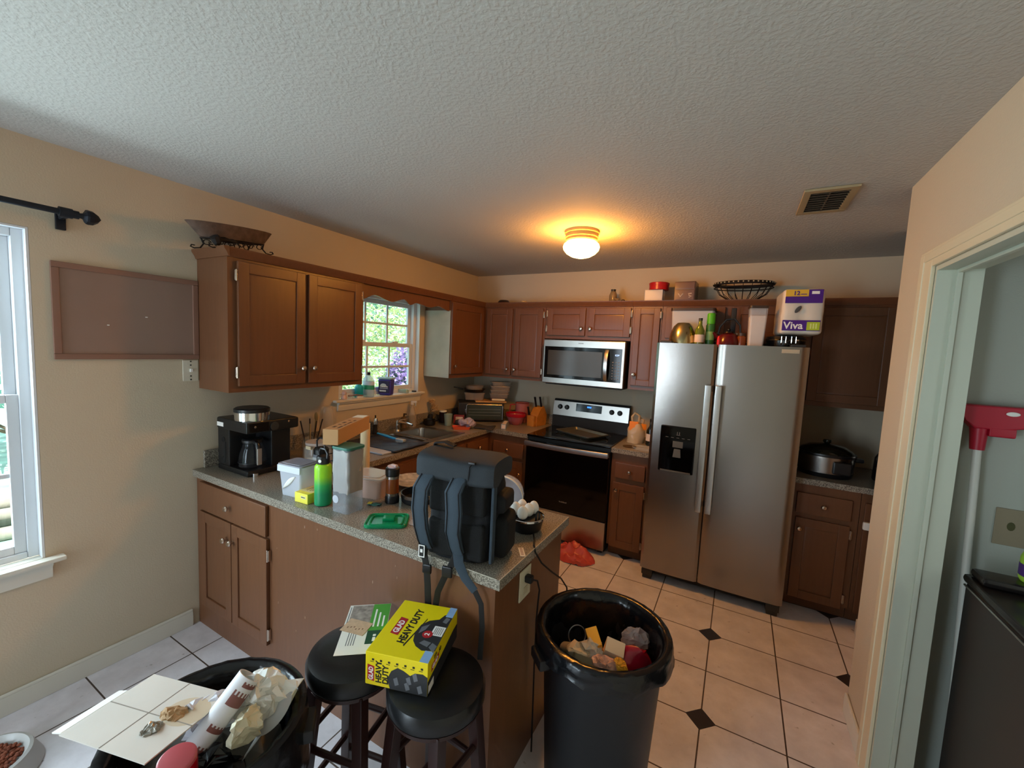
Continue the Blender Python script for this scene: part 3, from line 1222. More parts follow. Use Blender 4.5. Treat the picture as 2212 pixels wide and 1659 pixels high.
m.box(X0 + .004, X0 + .04, -.70, -.664, .836, .872, b=.003)
m.box(X1 - .04, X1 - .004, -.70, -.664, .836, .872, b=.003)
m.build('handle', mat('satin_aluminium', 'c4c3c2', .3, 1), od, 'curved stainless handle')
m = MB(t)
for k in range(9):
    m.box(X0 + .345 + k * .0078, X0 + .3505 + k * .0078, -.6646, -.6636, .376, .3835 + .004 * (k in (0, 3, 5, 8)))
m.lathe([(.034, 0), (.034, .0004)], (X0 + .38, 0, 0), n=28, M=frame((0, -.6646, .381), (1, 0, 0), (0, 0, 1)), cap0=False, cap1=False, sy=.16)
m.build('logo', mat('silver_print', '8f8f8f', .35, .5), od)
m = MB(t)
m.box(X0 + .003, X1 - .003, -.662, -.628, .045, .285, b=.004)
m.build('storage_drawer', STEELL, t)
for x in (X0 + .05, X1 - .05):
    for y in (-.60, -.12):
        MB(t).box(x - .02, x + .02, y, y + .04, 0.001, .031).build('foot', BLACKM, t)

# ---------------------------------------------------------------- microwave
t = thing('microwave', 'stainless over-range microwave with curved vertical handle', 'microwave', (1.411, -.2, 1.368))
X0, X1, Z0, Z1 = 1.034, 1.789, 1.368, 1.778
m = MB(t)
m.box(X0, X1, -.37, -.002, Z0, Z1 - .002, b=.003)
m.build('body', BLACKM, t)
m = MB(t)
m.box(X0, X1, -.40, -.372, Z0 + .004, Z1 - .002, b=.008)
df = m.build('front_frame', STEELL, t)
m = MB(t).box(X0 + .016, X1 - .024, -.4035, -.399, Z0 + .056, Z1 - .066, b=.002)
wd = m.build('door_glass', BLACKG, t, 'black glass door and keypad panel')
m = MB(t).box(X0 + .05, 1.595, -.4042, -.403, Z0 + .085, Z1 - .10, b=.001)
m.build('window_screen', mat('grey_microwave_screen', '3a3c3c', .15), wd)
m = MB(t)
pts = []
for i in range(11):
    u = i / 10
    pts.append((1.637, -.404 - .040 * math.sin(PI * u) ** .6, Z0 + .062 + .268 * u))
m.strap(pts, .034, .014, (1, 0, 0))
m.build('handle', mat('satin_aluminium', 'c4c3c2', .3, 1), t, 'curved metal handle')
m = MB(t)
for a in ((.004, .008, 0, .013), (.012, .022, 0, .003), (.012, .022, .010, .013), (.026, .030, 0, .013), (.034, .038, .004, .013)):
    m.box(1.704 + a[0], 1.704 + a[1], -.4040, -.4034, Z1 - .127 + a[2], Z1 - .127 + a[3])
m.build('clock_digits', mat('pale_blue_led', '9fc4ff', .4, emit=2.2), wd)
m = MB(t)
for r in range(7):
    for c in range(3):
        m.box(1.685 + c * .026, 1.697 + c * .026, -.4040, -.4034, 1.45 + r * .024, 1.456 + r * .024)
m.build('keypad', mat('grey_icon_print', '77777a', .5), wd)
m = MB(t)
for k in range(8):
    m.box(1.372 + k * .006, 1.376 + k * .006, -.4012, -.4002, Z1 - .034, Z1 - .028)
m.build('logo', mat('dark_grey_print', '4a4a4a', .4), df)
m = MB(t).box(X0 + .02, X1 - .02, -.36, -.06, Z0 - .008, Z0, b=.002)
m.build('underside_vent', BLACKM, t)

# ---------------------------------------------------------------- coffee maker
t = thing('coffee_maker', 'black drip and espresso coffee maker with steel topped drum and glass carafe', 'coffee maker', (.222, -2.56, CZ))
m = MB(t)
x0, x1, y0, y1 = .078, .372, -2.692, -2.432
m.box(x0, x1 + .004, y0, y1 - .02, CZ + .001, CZ + .032, b=.006)                 # base
m.box(x0, x0 + .12, y0, y1, CZ + .03, 1.16, b=.008)                     # rear tower
m.box(x0, x1 - .02, y1 - .115, y1, CZ + .001, 1.16, b=.008)                  # espresso side tower
m.build('body', BLACKP, t)
m = MB(t)
m.box(x0 - .003, x1 + .006, y0 - .004, y1 + .035, 1.15, 1.214, b=.010)
hd = m.build('head', BLACKP, t)
m = MB(t)
m.box(x1 + .005, x1 + .0075, y0 + .01, y0 + .115, 1.158, 1.206, b=.002)
m.build('control_panel', BLACKG, hd)
m = MB(t)
m.lathe([(.024, 0), (.024, .006), (.019, .007)], n=28, M=frame((x1 + .006, -2.545, 1.178), (0, 1, 0), (0, 0, 1)), cap0=False)
m.build('dial_ring', mat('dark_grey_plastic', '2c2b2a', .45), hd)
for yy, zz_ in ((-2.462, 1.196), (-2.652, 1.186)):
    MB(t).lathe([(.0065, 0), (.0065, .004), (1e-5, .005)], n=14, M=frame((x1 + .0065, yy, zz_), (0, 1, 0), (0, 0, 1))).build('button', NICKEL, hd)
m = MB(t).box(.085, .15, y0 - .0055, y0 - .003, 1.165, 1.188)
m.build('paper_label', PAPER, hd, 'white paper label')
m = MB(t)
m.lathe([(.084, 0), (.084, .006), (.086, .007), (.086, .045)], (.285, -2.615, 1.214), n=40, cap1=False)
m.build('drum_band', CHROME, t, 'polished steel band')
m = MB(t)
m.lathe([(.088, .045), (.088, .062), (.080, .068), (1e-5, .069)], (.285, -2.615, 1.214), n=40)
m.build('drum_lid', BLACKP, t)
m = MB(t)
m.lathe([(.024, 0), (.026, .02)], (.315, -2.448, 1.13), n=24)
m.build('portafilter_ring', CHROME, t)
m = MB(t)
for zc, r in ((1.09, .016), (.975, .019)):
    m.lathe([(r, 0), (r, .0015)], n=20, M=frame((.14, y0 - .0005, zc), (1, 0, 0), (0, 0, 1)))
m.box(.145, .165, y0 - .002, y0 - .0005, .985, 1.08)
m.build('side_recess', mat('deep_black', '050505', .7), t)
m = MB(t)
cc = (.285, -2.615, CZ + .034)
m.lathe([(.056, 0), (.066, .006), (.069, .03), (.064, .075), (.05, .115), (.046, .135)], cc, n=32, cap1=False)
cf = m.build('carafe', mat('dark_clear_glass', '2a2e34', .04, alpha=.3, spec=.9), t, 'clear glass carafe')
MB(t).lathe([(.048, .134), (.051, .138), (.051, .152), (.044, .158), (1e-5, .159)], cc, n=32).build('carafe_lid', BLACKP, t).parent = cf
MB(t).lathe([(.0705, .026), (.0705, .030)], cc, n=32, cap0=False, cap1=False).build('carafe_band', BLACKP, t).parent = cf
m = MB(t)
m.tube([(cc[0] + .046, cc[1] - .012, cc[2] + .145), (cc[0] + .085, cc[1] - .02, cc[2] + .14), (cc[0] + .10, cc[1] - .024, cc[2] + .115), (cc[0] + .098, cc[1] - .023, cc[2] + .035)], .012, n=10)
m.build('carafe_handle', BLACKP, t).parent = cf
m = MB(t)
m.box(-.006, .006, -.012, .012, -.045, .045, b=.002, M=T(cc[0] + .108, cc[1] - .024, cc[2] + .075))
m.build('handle_inlay', mat('satin_aluminium', 'c4c3c2', .3, 1), t).parent = cf
m = MB(t)
m.lathe([(.062, 0), (.062, .012), (.058, .014)], (.385, -2.47, CZ + .001), n=32, sx=.75)
m.build('drip_tray', BLACKP, t)
m = MB(t).lathe([(.0145, 0), (.0145, .018)], (.384, -2.655, CZ + .001), n=20)
m.build('steel_button', CHROME, t)

# ---------------------------------------------------------------- washer, broom, outlets in the laundry room
t = thing('washing_machine', 'dark grey washer with a black glossy top seen through the laundry doorway', 'washing machine', (3.75, -2.22, 0))
DK = mat('graphite_enamel', '34312f', .4, .2)
m = MB(t)
m.box(3.415, 4.09, -2.56, -1.88, .02, .925, b=.012)
m.build('body', DK, t)
m = MB(t)
m.box(3.408, 4.095, -2.565, -1.872, .925, .955, b=.012)
m.box(3.42, 4.085, -1.98, -1.885, .955, .985, b=.012)
m.build('top', mat('black_enamel', '1b1817', .25), t)
m = MB(t)
m.box(3.404, 3.41, -2.55, -1.90, .918, .9245, b=.002)
m.build('edge_trim', mat('satin_aluminium', 'c4c3c2', .3, 1), t)
t = thing('dustpan', 'red long-handled dustpan head on a white pole behind the washer', 'dustpan', (3.48, -1.775, .02))
m = MB(t)
m.cyl((3.478, -1.790, .03), (3.444, -1.75, 1.40), .0125)
m.build('pole', mat('white_pole_paint', 'cfcfc6', .4), t)
m = MB(t)
Pp = [(-.075, .0), (.155, .0), (.15, -.035), (.105, -.075), (.045, -.088), (-.03, -.088), (-.055, -.06), (-.075, -.035)]
m.prism(Pp, -.03, .03, M=frame((3.452, -1.745, 1.553), (1, 0, 0), (0, 0, 1)), b=.008)
m.cyl((3.4445, -1.748, 1.385), (3.4425, -1.746, 1.475), .02, .026)
m.box(3.46, 3.53, -1.775, -1.72, 1.44, 1.475, b=.006)
m.build('head', mat('red_plastic', 'a8122c', .4), t)
m = MB(t).ball((3.512, -1.777, 1.528), (.018, .003, .008))
m.build('paper_scrap', PAPER, t)
t = thing('wall_box_cover', 'tan cover plate with a cut-out on the laundry wall', 'wall plate', (3.575, -1.7005, 1.10))
MB(t).box(3.535, 3.64, -1.706, -1.7005, 1.03, 1.17, b=.002).build('plate', mat('tan_plate', '8c8069', .6), t)
MB(t).lathe([(.011, 0), (.011, .001)], n=12, M=frame((3.578, -1.7062, 1.105), (1, 0, 0), (0, 0, 1)), sy=1.5).build('hole', mat('dark_olive', '4a4a2a', .8), t)
t = thing('detergent_bottle', 'green and white detergent bottle on the washer at the edge of the doorway', 'bottle', (3.572, -1.925, .9855))
m = MB()
m.lathe([(.045, 0), (.05, .01), (.05, .08), (.04, .11), (.02, .13)], n=20)
m.build('body', mat('lime_plastic', '9bc43a', .4), t)
m = MB().lathe([(.021, .1301), (.021, .155), (1e-5, .157)], n=16)
m.build('cap', WHITEP, t)
MB().lathe([(.0508, .02), (.0508, .06)], n=20, cap0=False, cap1=False).build('label_band', mat('purple_ink', '4a2a6a', .5), t)
# ---------------------------------------------------------------- things on the peninsula
E0 = CZ + .0005


def rbox_bin(m, w, d, h, taper, r, z0=0, M=None, lip=0, n=5, wall=True, mi=0):
    """rounded rectangular tub, open top, tapering towards its base"""
    prof = [(1 - taper, z0, 0), (1, z0 + h, 0)]
    if lip:
        prof += [(1, z0 + h, lip), (1, z0 + h - .006, lip)]
    rings = []

    def ring(k, z, e):
        hw, hd = w / 2 * k + e, d / 2 * k + e
        pts = []
        for sx_, sy_, a0 in ((1, 1, 0), (-1, 1, 90), (-1, -1, 180), (1, -1, 270)):
            for i in range(n):
                a = math.radians(a0 + 90 * i / (n - 1))
                pts.append((sx_ * (hw - r) + r * math.cos(a), sy_ * (hd - r) + r * math.sin(a), z))
        return pts
    for k, z, e in prof:
        rings.append(ring(k, z, e))
    V = [p for q in rings for p in q]
    c = 4 * n
    F = [(j * c + i, j * c + (i + 1) % c, (j + 1) * c + (i + 1) % c, (j + 1) * c + i) for j in range(len(rings) - 1) for i in range(c)]
    F.append(tuple(range(c))[::-1])
    m._put(V, F, M, mi)
    return m


def rslab(m, w, d, z0, z1, r, M=None, b=.002):
    pts = []
    for sx_, sy_, a0 in ((1, 1, 0), (-1, 1, 90), (-1, -1, 180), (1, -1, 270)):
        for i in range(5):
            a = math.radians(a0 + 22.5 * i)
            pts.append((sx_ * (w / 2 - r) + r * math.cos(a), sy_ * (d / 2 - r) + r * math.sin(a)))
    m.prism(pts, z0, z1, M=M, b=b)
    return m


# cloudy bin with a snap lid
t = thing('storage_bin', 'cloudy plastic bin with grey lid between coffee maker and green bottle', 'storage bin', (.795, -2.675, E0), .12)
m = MB()
rbox_bin(m, .15, .115, .15, .16, .014)
m.build('tub', CLOUDY, t)
m = MB()
rslab(m, .158, .122, .15, .158, .016)
rslab(m, .13, .095, .158, .161, .014)
m.build('lid', mat('grey_lid_plastic', '9a9aa6', .35, alpha=.85), t)
m = MB().box(-.074, .074, -.0625, -.058, .12, .152, b=.002)
m.build('lid_flap', mat('pale_lid_plastic', 'cfd4de', .4), t)
m = MB()
m.sheet(lambda u, v: (-.045 + .085 * u + .0 * v, -.0545 - .003 * v, .03 + .075 * u ** .8 + (v - .5) * .03 * math.sin(PI * u)), 12, 4)
m.build('scoop', WHITEP, t, 'white scoop inside the bin', solid=.002)
# foil/tea box
t = thing('food_wrap_box', 'small yellow carton lying in front of the lime bottle', 'carton', (.909, -2.680, E0), .07)
m = MB().box(-.043, .043, -.066, .066, 0, .047, b=.002)
m.build('carton', mat('lemon_card', 'e8dc4c', .5), t)
m = MB()
m.box(-.038, .038, -.04, .062, .047, .0474)
m.box(-.002, .032, -.0666, -.0658, .022, .036)
m.build('pale_panel', mat('pale_yellow_print', 'd8cf9a', .5), t)
m = MB()
for k in range(5):
    m.box(-.022 + .010 * k, -.019 + .010 * k, -.02 - .006 * (k % 2), .05 - .008 * (k % 3), .0474, .0477)
m.box(.001, .026, -.067, -.0665, .027, .031)
m.build('print_lines', mat('dark_olive', '4a4a2a', .8), t)
# lime-to-green bottle
t = thing('water_bottle', 'lime to green shaded water bottle with a black cap', 'bottle', (1.004, -2.697, E0))
m = MB()
m.lathe([(.030, 0), (.0365, .004), (.0375, .012), (.0375, .172), (.036, .184), (.030, .192), (.026, .195)], n=36)
m.build('body', gradient_material('lime_green_gradient_enamel', [(.30, '0a8454'), (.52, '2fa651'), (.72, '8fd21e'), (1, '97db22')], 0, .19, .32), t)
m = MB()
m.lathe([(.0275, .195), (.0285, .198), (.0285, .226), (.026, .230), (1e-5, .2305)], n=32)
cap = m.build('cap', BLACKP, t)
m = MB()
m.tube([(-.027, 0, .222), (-.03, 0, .245), (-.015, 0, .262), (.015, 0, .262), (.03, 0, .245), (.027, 0, .222)], .006, n=8)
m.build('carry_loop', BLACKP, cap)
m = MB().lathe([(.0075, 0), (.0075, .002), (1e-5, .0025)], n=14, M=frame((.012, -.0262, .212), (1, .4, 0), (0, 0, 1)))
m.build('cap_badge', WHITEP, cap)
# tall cereal container
t = thing('cereal_container', 'tall clear container half lined with a crumpled foil bag under a teal lid', 'container', (1.142, -2.672, E0), .06)
m = MB()
rbox_bin(m, .104, .10, .285, .03, .018)
m.build('tub', mat('thin_clear_plastic', 'aeb4bd', .12, alpha=.38), t)
m = MB()
rbox_bin(m, .098, .094, .19, .02, .014, z0=.09, n=6)
bmesh.ops.subdivide_edges(m.bm, edges=m.bm.edges[:], cuts=5, use_grid_fill=True)
m.crumple(.007, 3, 45)
m.build('foil_bag', mat('crumpled_foil_bag', 'b4aaa2', .32, .35), t, 'grey crumpled foil bag inside')
m = MB()
rslab(m, .110, .106, .285, .297, .02)
m.build('lid', mat('teal_lid', '2f6a5c', .4), t, 'teal lid')
m = MB().lathe([(.018, 0), (.018, .001)], n=24, M=frame((-.02, -.0505, .06), (1, 0, 0), (0, 0, 1)), cap0=False)
m.lathe([(.013, .0011), (.012, .0016)], n=24, M=frame((-.02, -.0505, .06), (1, 0, 0), (0, 0, 1)), cap0=False)
m.build('embossed_seal', CLOUDY, t)
# long cardboard box
t = thing('cardboard_box', 'long narrow brown cardboard box lying across the tall container', 'cardboard box', (1.012, -2.567, 1.2165), (0, 0, math.atan2(.34, -.18)))
m = MB().box(-.19, .19, -.034, .034, 0, .07, b=.0015)
m.build('carton', CARD, t)
m = MB()
for x, w in ((-.155, .05), (-.09, .03), (-.05, .05), (.02, .03)):
    m.box(x, x + w, -.022, -.012, .0701, .0704)
    m.box(x + .01, x + w - .008, .002, .016, .0701, .0704)
m.build('print', mat('dark_brown_print', '5a3d24', .7), t)
m = MB().box(.12, .19, -.025, .03, .0701, .0706)
m.build('tape', mat('white_tape', 'e6e2da', .3), t)
# paper towel roll (pale post)
t = thing('upright_tube', 'plain pale tube standing upright behind the tall container', 'tube', (.752, -2.23, E0))
m = MB()
m.lathe([(.027, 0), (.027, .285), (.024, .285), (.024, .02)], n=28, cap1=False)
m.build('tube', mat('pale_card_tube', 'd9bf96', .75), t)
# pink tinged clear container
t = thing('storage_bin', 'low clear bin of pinkish food behind the tall container', 'storage bin', (1.075, -2.47, E0), .25)
m = MB()
rbox_bin(m, .185, .15, .095, .12, .02, lip=.004)
m.build('tub', mat('rosy_clear_plastic', 'd2b3a6', .25, alpha=.75), t)
m = MB()
rslab(m, .195, .16, .096, .104, .024)
rslab(m, .15, .12, .104, .108, .02)
m.build('lid', mat('clear_lid_plastic', 'dcd2cc', .15, alpha=.55), t)
# tumbler
t = thing('tumbler', 'brown glass tumbler with black base and black lid, left of the backpack', 'tumbler', (1.235, -2.492, E0))
m = MB()
m.lathe([(.030, 0), (.0335, .003), (.0335, .026), (.031, .034), (.031, .036)], n=32)
m.build('base', BLACKP, t)
m = MB()
m.lathe([(.0305, .036), (.0305, .126)], n=32)
m.build('body', mat('amber_brown_drink', '7a3d17', .15), t)
m = MB()
m.lathe([(.0312, .036), (.0312, .048)], n=32, cap0=False, cap1=False)
m.lathe([(.0312, .118), (.0312, .130)], n=32, cap0=False, cap1=False)
m.build('steel_band', STEEL, t)
m = MB()
m.lathe([(.0315, .130), (.0335, .136), (.0335, .166), (.030, .170), (1e-5, .170)], n=32)
lid = m.build('lid', BLACKP, t)
m = MB()
m.lathe([(.022, .170), (.024, .176), (.018, .180), (1e-5, .181)], n=20, sx=1.1)
m.box(-.008, .026, -.009, .009, .176, .186, b=.004)
m.build('mouthpiece', mat('pale_pink_plastic', 'e3c9cb', .35), lid)
# black jar lid ring standing behind
t = thing('saucepan', 'shallow black pan with a silver rim between tumbler and backpack', 'pan', (1.325, -2.405, E0))
m = MB()
m.lathe([(.075, 0), (.082, .006), (.085, .044), (.081, .044), (.078, .01), (1e-5, .006)], n=36)
m.build('bowl', BLACKP, t)
m = MB().lathe([(.0856, .028), (.087, .044), (.0846, .045)], n=36, cap0=False, cap1=False)
m.build('rim', STEEL, t)
# foil-wrapped plate behind
t = thing('serving_platter', 'pale patterned platter leaning behind the tumbler on the counter', 'platter', (1.16, -2.235, E0))
m = MB()
m.lathe([(.05, 0), (.07, .004), (.115, .022), (.118, .026), (.112, .026), (.068, .010), (1e-5, .008)], n=36, sx=1.15)
m.build('plate', mat('patterned_platter', 'a89d8c', .3, var=.45, vscale=40), t)
# teal green lid lying flat
t = thing('container_lid', 'transparent green plastic lid lying flat on the counter edge', 'lid', (1.385, -2.668, E0), .62)
GRL = mat('clear_green_plastic', '0f9a63', .12, alpha=.72)
m = MB()
rslab(m, .175, .135, 0, .006, .025)
m.build('plate', GRL, t)
m = MB()
for k, zz in ((1.0, .006), (.8, .006)):
    pts = []
    w, d, r = .165 * k, .125 * k, .02
    for sx_, sy_, a0 in ((1, 1, 0), (-1, 1, 90), (-1, -1, 180), (1, -1, 270)):
        for i in range(5):
            a = math.radians(a0 + 22.5 * i)
            pts.append((sx_ * (w / 2 - r) + r * math.cos(a), sy_ * (d / 2 - r) + r * math.sin(a), zz + .003))
    m.tube(pts, .004, n=6, closed=True)
m.box(-.02, .03, -.012, .03, .006, .020, b=.004)
m.build('rim', GRL, t)
# condiment packet
t = thing('sauce_packet', 'small torn yellow and teal sauce packet before the pink bin', 'packet', (1.20, -2.567, E0), .5)
m = MB().sheet(lambda u, v: (-.03 + .06 * u, -.014 + .028 * v, .004 + .004 * math.sin(u * 9) * math.cos(v * 4)), 9, 5)
m.build('pouch', mat('teal_packet', '3f7d77', .35), t, solid=.003)
m = MB().box(-.032, -.012, -.012, .012, .008, .0105, b=.001)
m.build('label', mat('lemon_card', 'e8d94c', .5), t)
# clear plate lid at the back edge
t = thing('plate', 'clear empty lid lying under the left edge of the backpack', 'lid', (1.505, -2.585, E0), .3)
m = MB()
rslab(m, .10, .09, 0, .005, .02)
m.build('plate', CLEAR, t)

# ---------------------------------------------------------------- backpack
t = thing('backpack', 'blue grey rucksack with hanging straps standing on the peninsula corner', 'backpack', (1.80, -2.675, E0), math.radians(11))
LIDC = mat('dark_slate_canvas', '2a3036', .8, bump=.25, bscale=400)
CLOTH = mat('slate_blue_canvas', '33404c', .8, bump=.25, bscale=400)
NAVY = mat('dark_navy_canvas', '0f1117', .8, bump=.25, bscale=400)
MESHB = mat('black_mesh_padding', '090a0c', .85, bump=.5, bscale=300)
m = MB()


def body_fn(u, v):
    a = 2 * PI * u
    z = v * .335
    w = .130 - .010 * (v - .45) ** 2 * 4
    d = .106 - .030 * v ** 2 + .012 * math.sin(PI * v)
    k = 1.0
    if v < .06:
        k = .90 + .10 * math.sqrt(v / .06)
    c, s_ = math.cos(a), math.sin(a)
    e = .55
    x = w * k * (abs(c) ** e) * (1 if c > 0 else -1)
    y = d * k * (abs(s_) ** e) * (1 if s_ > 0 else -1)
    fold = .003 * math.sin(z * 70 + 3 * c) * (abs(s_) + .3)
    return (x + fold, y + .01 + fold * .6, z)


m.sheet(body_fn, 44, 18, wrap=True)
n = 44
m.quad([body_fn(i / n, 0) for i in range(n)][::-1])
m.quad([body_fn(i / n, 1) for i in range(n)])
m.build('body', NAVY, t, sharp=60)
m = MB()      # padded back panel with two cushions and a gap
for za, zb in ((.015, .15), (.175, .325)):
    m.box(-.108, .108, -.108, -.075, za, zb, b=.014, seg=3)
m.build('back_panel', MESHB, t)
m = MB()
m.box(.124, .136, -.092, -.060, .012, .305, b=.005)
m.build('side_trim', CLOTH, t)
m = MB()      # lid: thick flat top flap drooping at the front
def lid_fn(u, v):
    a = 2 * PI * v
    c, q = math.cos(a), math.sin(a)
    ex = .42
    x = -.142 + .284 * u
    k = 1 - .07 * abs(2 * u - 1) ** 8
    yy = -.035 + .108 * (abs(c) ** ex) * (1 if c > 0 else -1) * k
    zz = .352 + .036 * (abs(q) ** .6) * (1 if q > 0 else -1) * k
    if yy < -.06 and q < 0:
        zz -= .022
    return (x, yy + .012 * u, zz - .012 * u + .003 * math.cos(7 * u + 2 * c) + .10 * max(0, yy + .03) * -.8)
N_ = 41
m.sheet(lambda u, v: lid_fn(u, v), 18, N_)
m.quad([lid_fn(0, i / (N_ - 1)) for i in range(N_ - 1)])
m.quad([lid_fn(1, i / (N_ - 1)) for i in range(N_ - 1)][::-1])
m.build('lid', LIDC, t, sharp=50)
m = MB()
m.frustum((-.13, .145, .0, .115), (-.115, .12, .0, .08), .325, .372, .018)
m.build('collar', NAVY, t)
m = MB()
m.strap([(-.146, -.0, .375), (-.14, -.0, .395), (-.10, -.0, .402), (-.06, -.0, .390)], .03, .006, (0, 1, 0))
m.build('grab_handle', NAVY, t)
for sx_ in (-1, 1):          # shoulder straps
    xo = -.098 if sx_ < 0 else .022
    m = MB()
    bl = .016 if sx_ < 0 else .012
    pts = [(xo + .02, -.085, .325), (xo, -.125 - bl * .3, .315), (xo - .012, -.14 - bl, .27), (xo - .016 + .01 * (sx_ > 0), -.14 - bl, .20), (xo - .012, -.135 - bl * .8, .13), (xo - .006, -.125 - bl * .4, .075), (xo, -.118, .045)]
    m.strap(pts, [.05, .056, .06, .06, .056, .05, .042], .017, (1, 0, 0))
    so = m.build('shoulder_strap', CLOTH, t, 'padded blue grey shoulder strap', sharp=60)
    m = MB()
    for q in (-1, 1):
        m.strap([(p[0] + q * .022, p[1] - .0085, p[2]) for p in pts], .004, .004, (1, 0, 0))
    m.build('strap_piping', NAVY, so)
# webbing and buckles
m = MB()
m.strap([(-.105, -.12, .06), (-.108, -.125, .02), (-.10, -.118, -.03), (-.095, -.116, -.10), (-.09, -.116, -.18)], .024, .003, (1, .2, 0))
w1 = m.build('webbing', BLACKM, t)
m = MB().box(-.117, -.081, -.123, -.111, -.055, -.02, b=.005)
m.build('buckle', BLACKP, w1)
m = MB()
m.strap([(.02, -.118, .05), (.03, -.13, .015), (.06, -.14, -.025), (.10, -.145, -.06)], [.036, .034, .028, .024], .005, (.8, .3, .3))
m.build('webbing', CLOTH, t)
m = MB()
m.strap([(.014, -.12, .04), (.0, -.128, .0), (-.02, -.128, -.04), (-.05, -.122, -.11), (-.06, -.12, -.18)], .022, .003, (1, .3, 0))
w3 = m.build('webbing', BLACKM, t)
m = MB().box(-.034, .006, -.134, -.122, -.045, -.005, b=.005)
m.build('buckle', BLACKP, w3)
m = MB()
m.strap([(.10, -.145, -.06), (.125, -.146, -.10), (.132, -.145, -.18), (.128, -.143, -.30)], .018, .003, (1, .3, 0))
m.build('webbing', BLACKM, t)
m = MB()
m.box(-.126, -.098, -.1365, -.134, .012, .058, b=.003)
lb = m.build('strap_label', INK, t)
m = MB()
for a in ((-.124, -.100, .013, .016), (-.124, -.100, .054, .057), (-.124, -.121, .016, .054), (-.103, -.100, .016, .054)):
    m.box(a[0], a[1], -.1375, -.1362, a[2], a[3])
m.box(-.117, -.108, -.1375, -.1362, .03, .042)
m.build('label_print', WHITEINK, lb)
m = MB()
m.box(.105, .172, -.045, .085, .008, .165, b=.026, seg=3)
m.build('side_pocket', MESHB, t)
m = MB()
m.box(.108, .162, -.05, .075, .175, .245, b=.02, seg=3)
m.build('side_pocket', NAVY, t)
for dx in (0, .022):
    m = MB()
    m.tube([(.075 + dx, -.112, .325), (.077 + dx, -.116, .31), (.076 + dx, -.116, .292)], .0028, n=6)
    m.tube([(.075 + dx, -.112, .33), (.071 + dx, -.116, .325), (.071 + dx, -.116, .315), (.079 + dx, -.116, .315), (.079 + dx, -.116, .325)], .0014, n=6, closed=True)
    m.build('zipper_pull', mat('dull_metal', '8d8f90', .4, .9), t)
m = MB()
m.tube([(.065, -.125, .375), (.06, -.14, .36), (.055, -.135, .32), (.05, -.125, .285)], .0025, n=6)
m.box(.052, .078, -.135, -.122, .368, .378, b=.003)
m.build('drawcord', BLACKP, t)

# ---------------------------------------------------------------- egg cooker and eggs
t = thing('egg_cooker', 'black egg cooker with steel rim and cord at the peninsula end', 'egg cooker', (1.905, -2.385, E0))
m = MB()
m.lathe([(.055, 0), (.062, .004), (.066, .012), (.073, .045), (.074, .052)], n=36)
m.build('base', BLACKP, t)
MB().lathe([(.0745, .052), (.0765, .054), (.0765, .060), (.0735, .062)], n=36, cap0=False, cap1=False).build('rim', CHROME, t)
MB().lathe([(.0735, .055), (.071, .058), (1e-5, .060)], n=36).build('egg_tray', BLACKP, t)
m = MB()
m.strap([(.055, -.02, .058), (.055, -.022, .085), (.058, -.012, .094), (.061, -.002, .085), (.061, -.004, .058)], .008, .004, (1, .5, 0))
m.build('tray_handle', BLACKP, t)
m = MB()
m.tube([(.055, -.04, .01), (.085, -.09, .008), (.10, -.125, .006), (.114, -.14, -.012), (.125, -.10, -.07), (.138, -.02, -.14), (.142, .08, -.215), (.146, .15, -.29), (.148, .18, -.45), (.146, .19, -.70), (.16, .18, -.911)], .0035, n=8)
m.build('power_cord', BLACKM, t)
EGG = mat('white_eggshell', 'eeeae3', .45)
for i, (dx, dy) in enumerate(((-.034, .022), (.016, .034), (-.042, -.022), (.010, -.002), (.004, -.045), (-.012, .05))):
    if i == 5:
        continue
    m = MB().ball((0, 0, 0), (.0228, .0228, .0285), 20, egg=.12)
    o = m.build('egg', EGG)
    o.location = (1.905 + dx, -2.385 + dy, E0 + .0605 + .0265)
    tag(o, ['white egg at the back left of the egg cooker', 'white egg at the back right of the egg cooker', 'white egg at the left front of the egg cooker beside the backpack',
            'white egg in the middle of the egg cooker', 'white egg nearest the front of the egg cooker'][i], 'egg', 'eggs on the egg cooker')
# lid / bowl standing behind the backpack
t = thing('clear_dome_lid', 'clear dome lid with pale rim standing behind the backpack', 'lid', (1.73, -2.25, E0))
m = MB()
Mx = T(0, 0, .085) @ Matrix.Rotation(math.radians(-72), 4, 'X')
m.lathe([(.0855, -.004), (.0855, .0), (.082, .02), (.065, .045), (.03, .06), (1e-5, .063)], n=36, M=Mx, cap0=False)
m.build('dome', CLEAR, t)
m = MB().lathe([(.0835, -.004), (.088, -.004), (.088, .002), (.0835, .002)], n=36, M=Mx, cap0=False, cap1=False)
m.build('rim', mat('pale_rim_plastic', 'd8cdbc', .4), t)
# candy wrapper strip near the corner
t = thing('paper_strip', 'white printed paper strip at the counter edge beside the backpack', 'paper strip', (1.985, -2.575, E0), -.95)
m = MB().box(-.032, .032, -.010, .010, 0, .0015)
m.build('sheet', PAPER, t)
m = MB()
for k in range(5):
    m.box(-.028 + k * .011, -.021 + k * .011, -.005, .005, .0015, .0018)
m.build('print', mat('pink_grey_print', 'b39a98', .6), t)

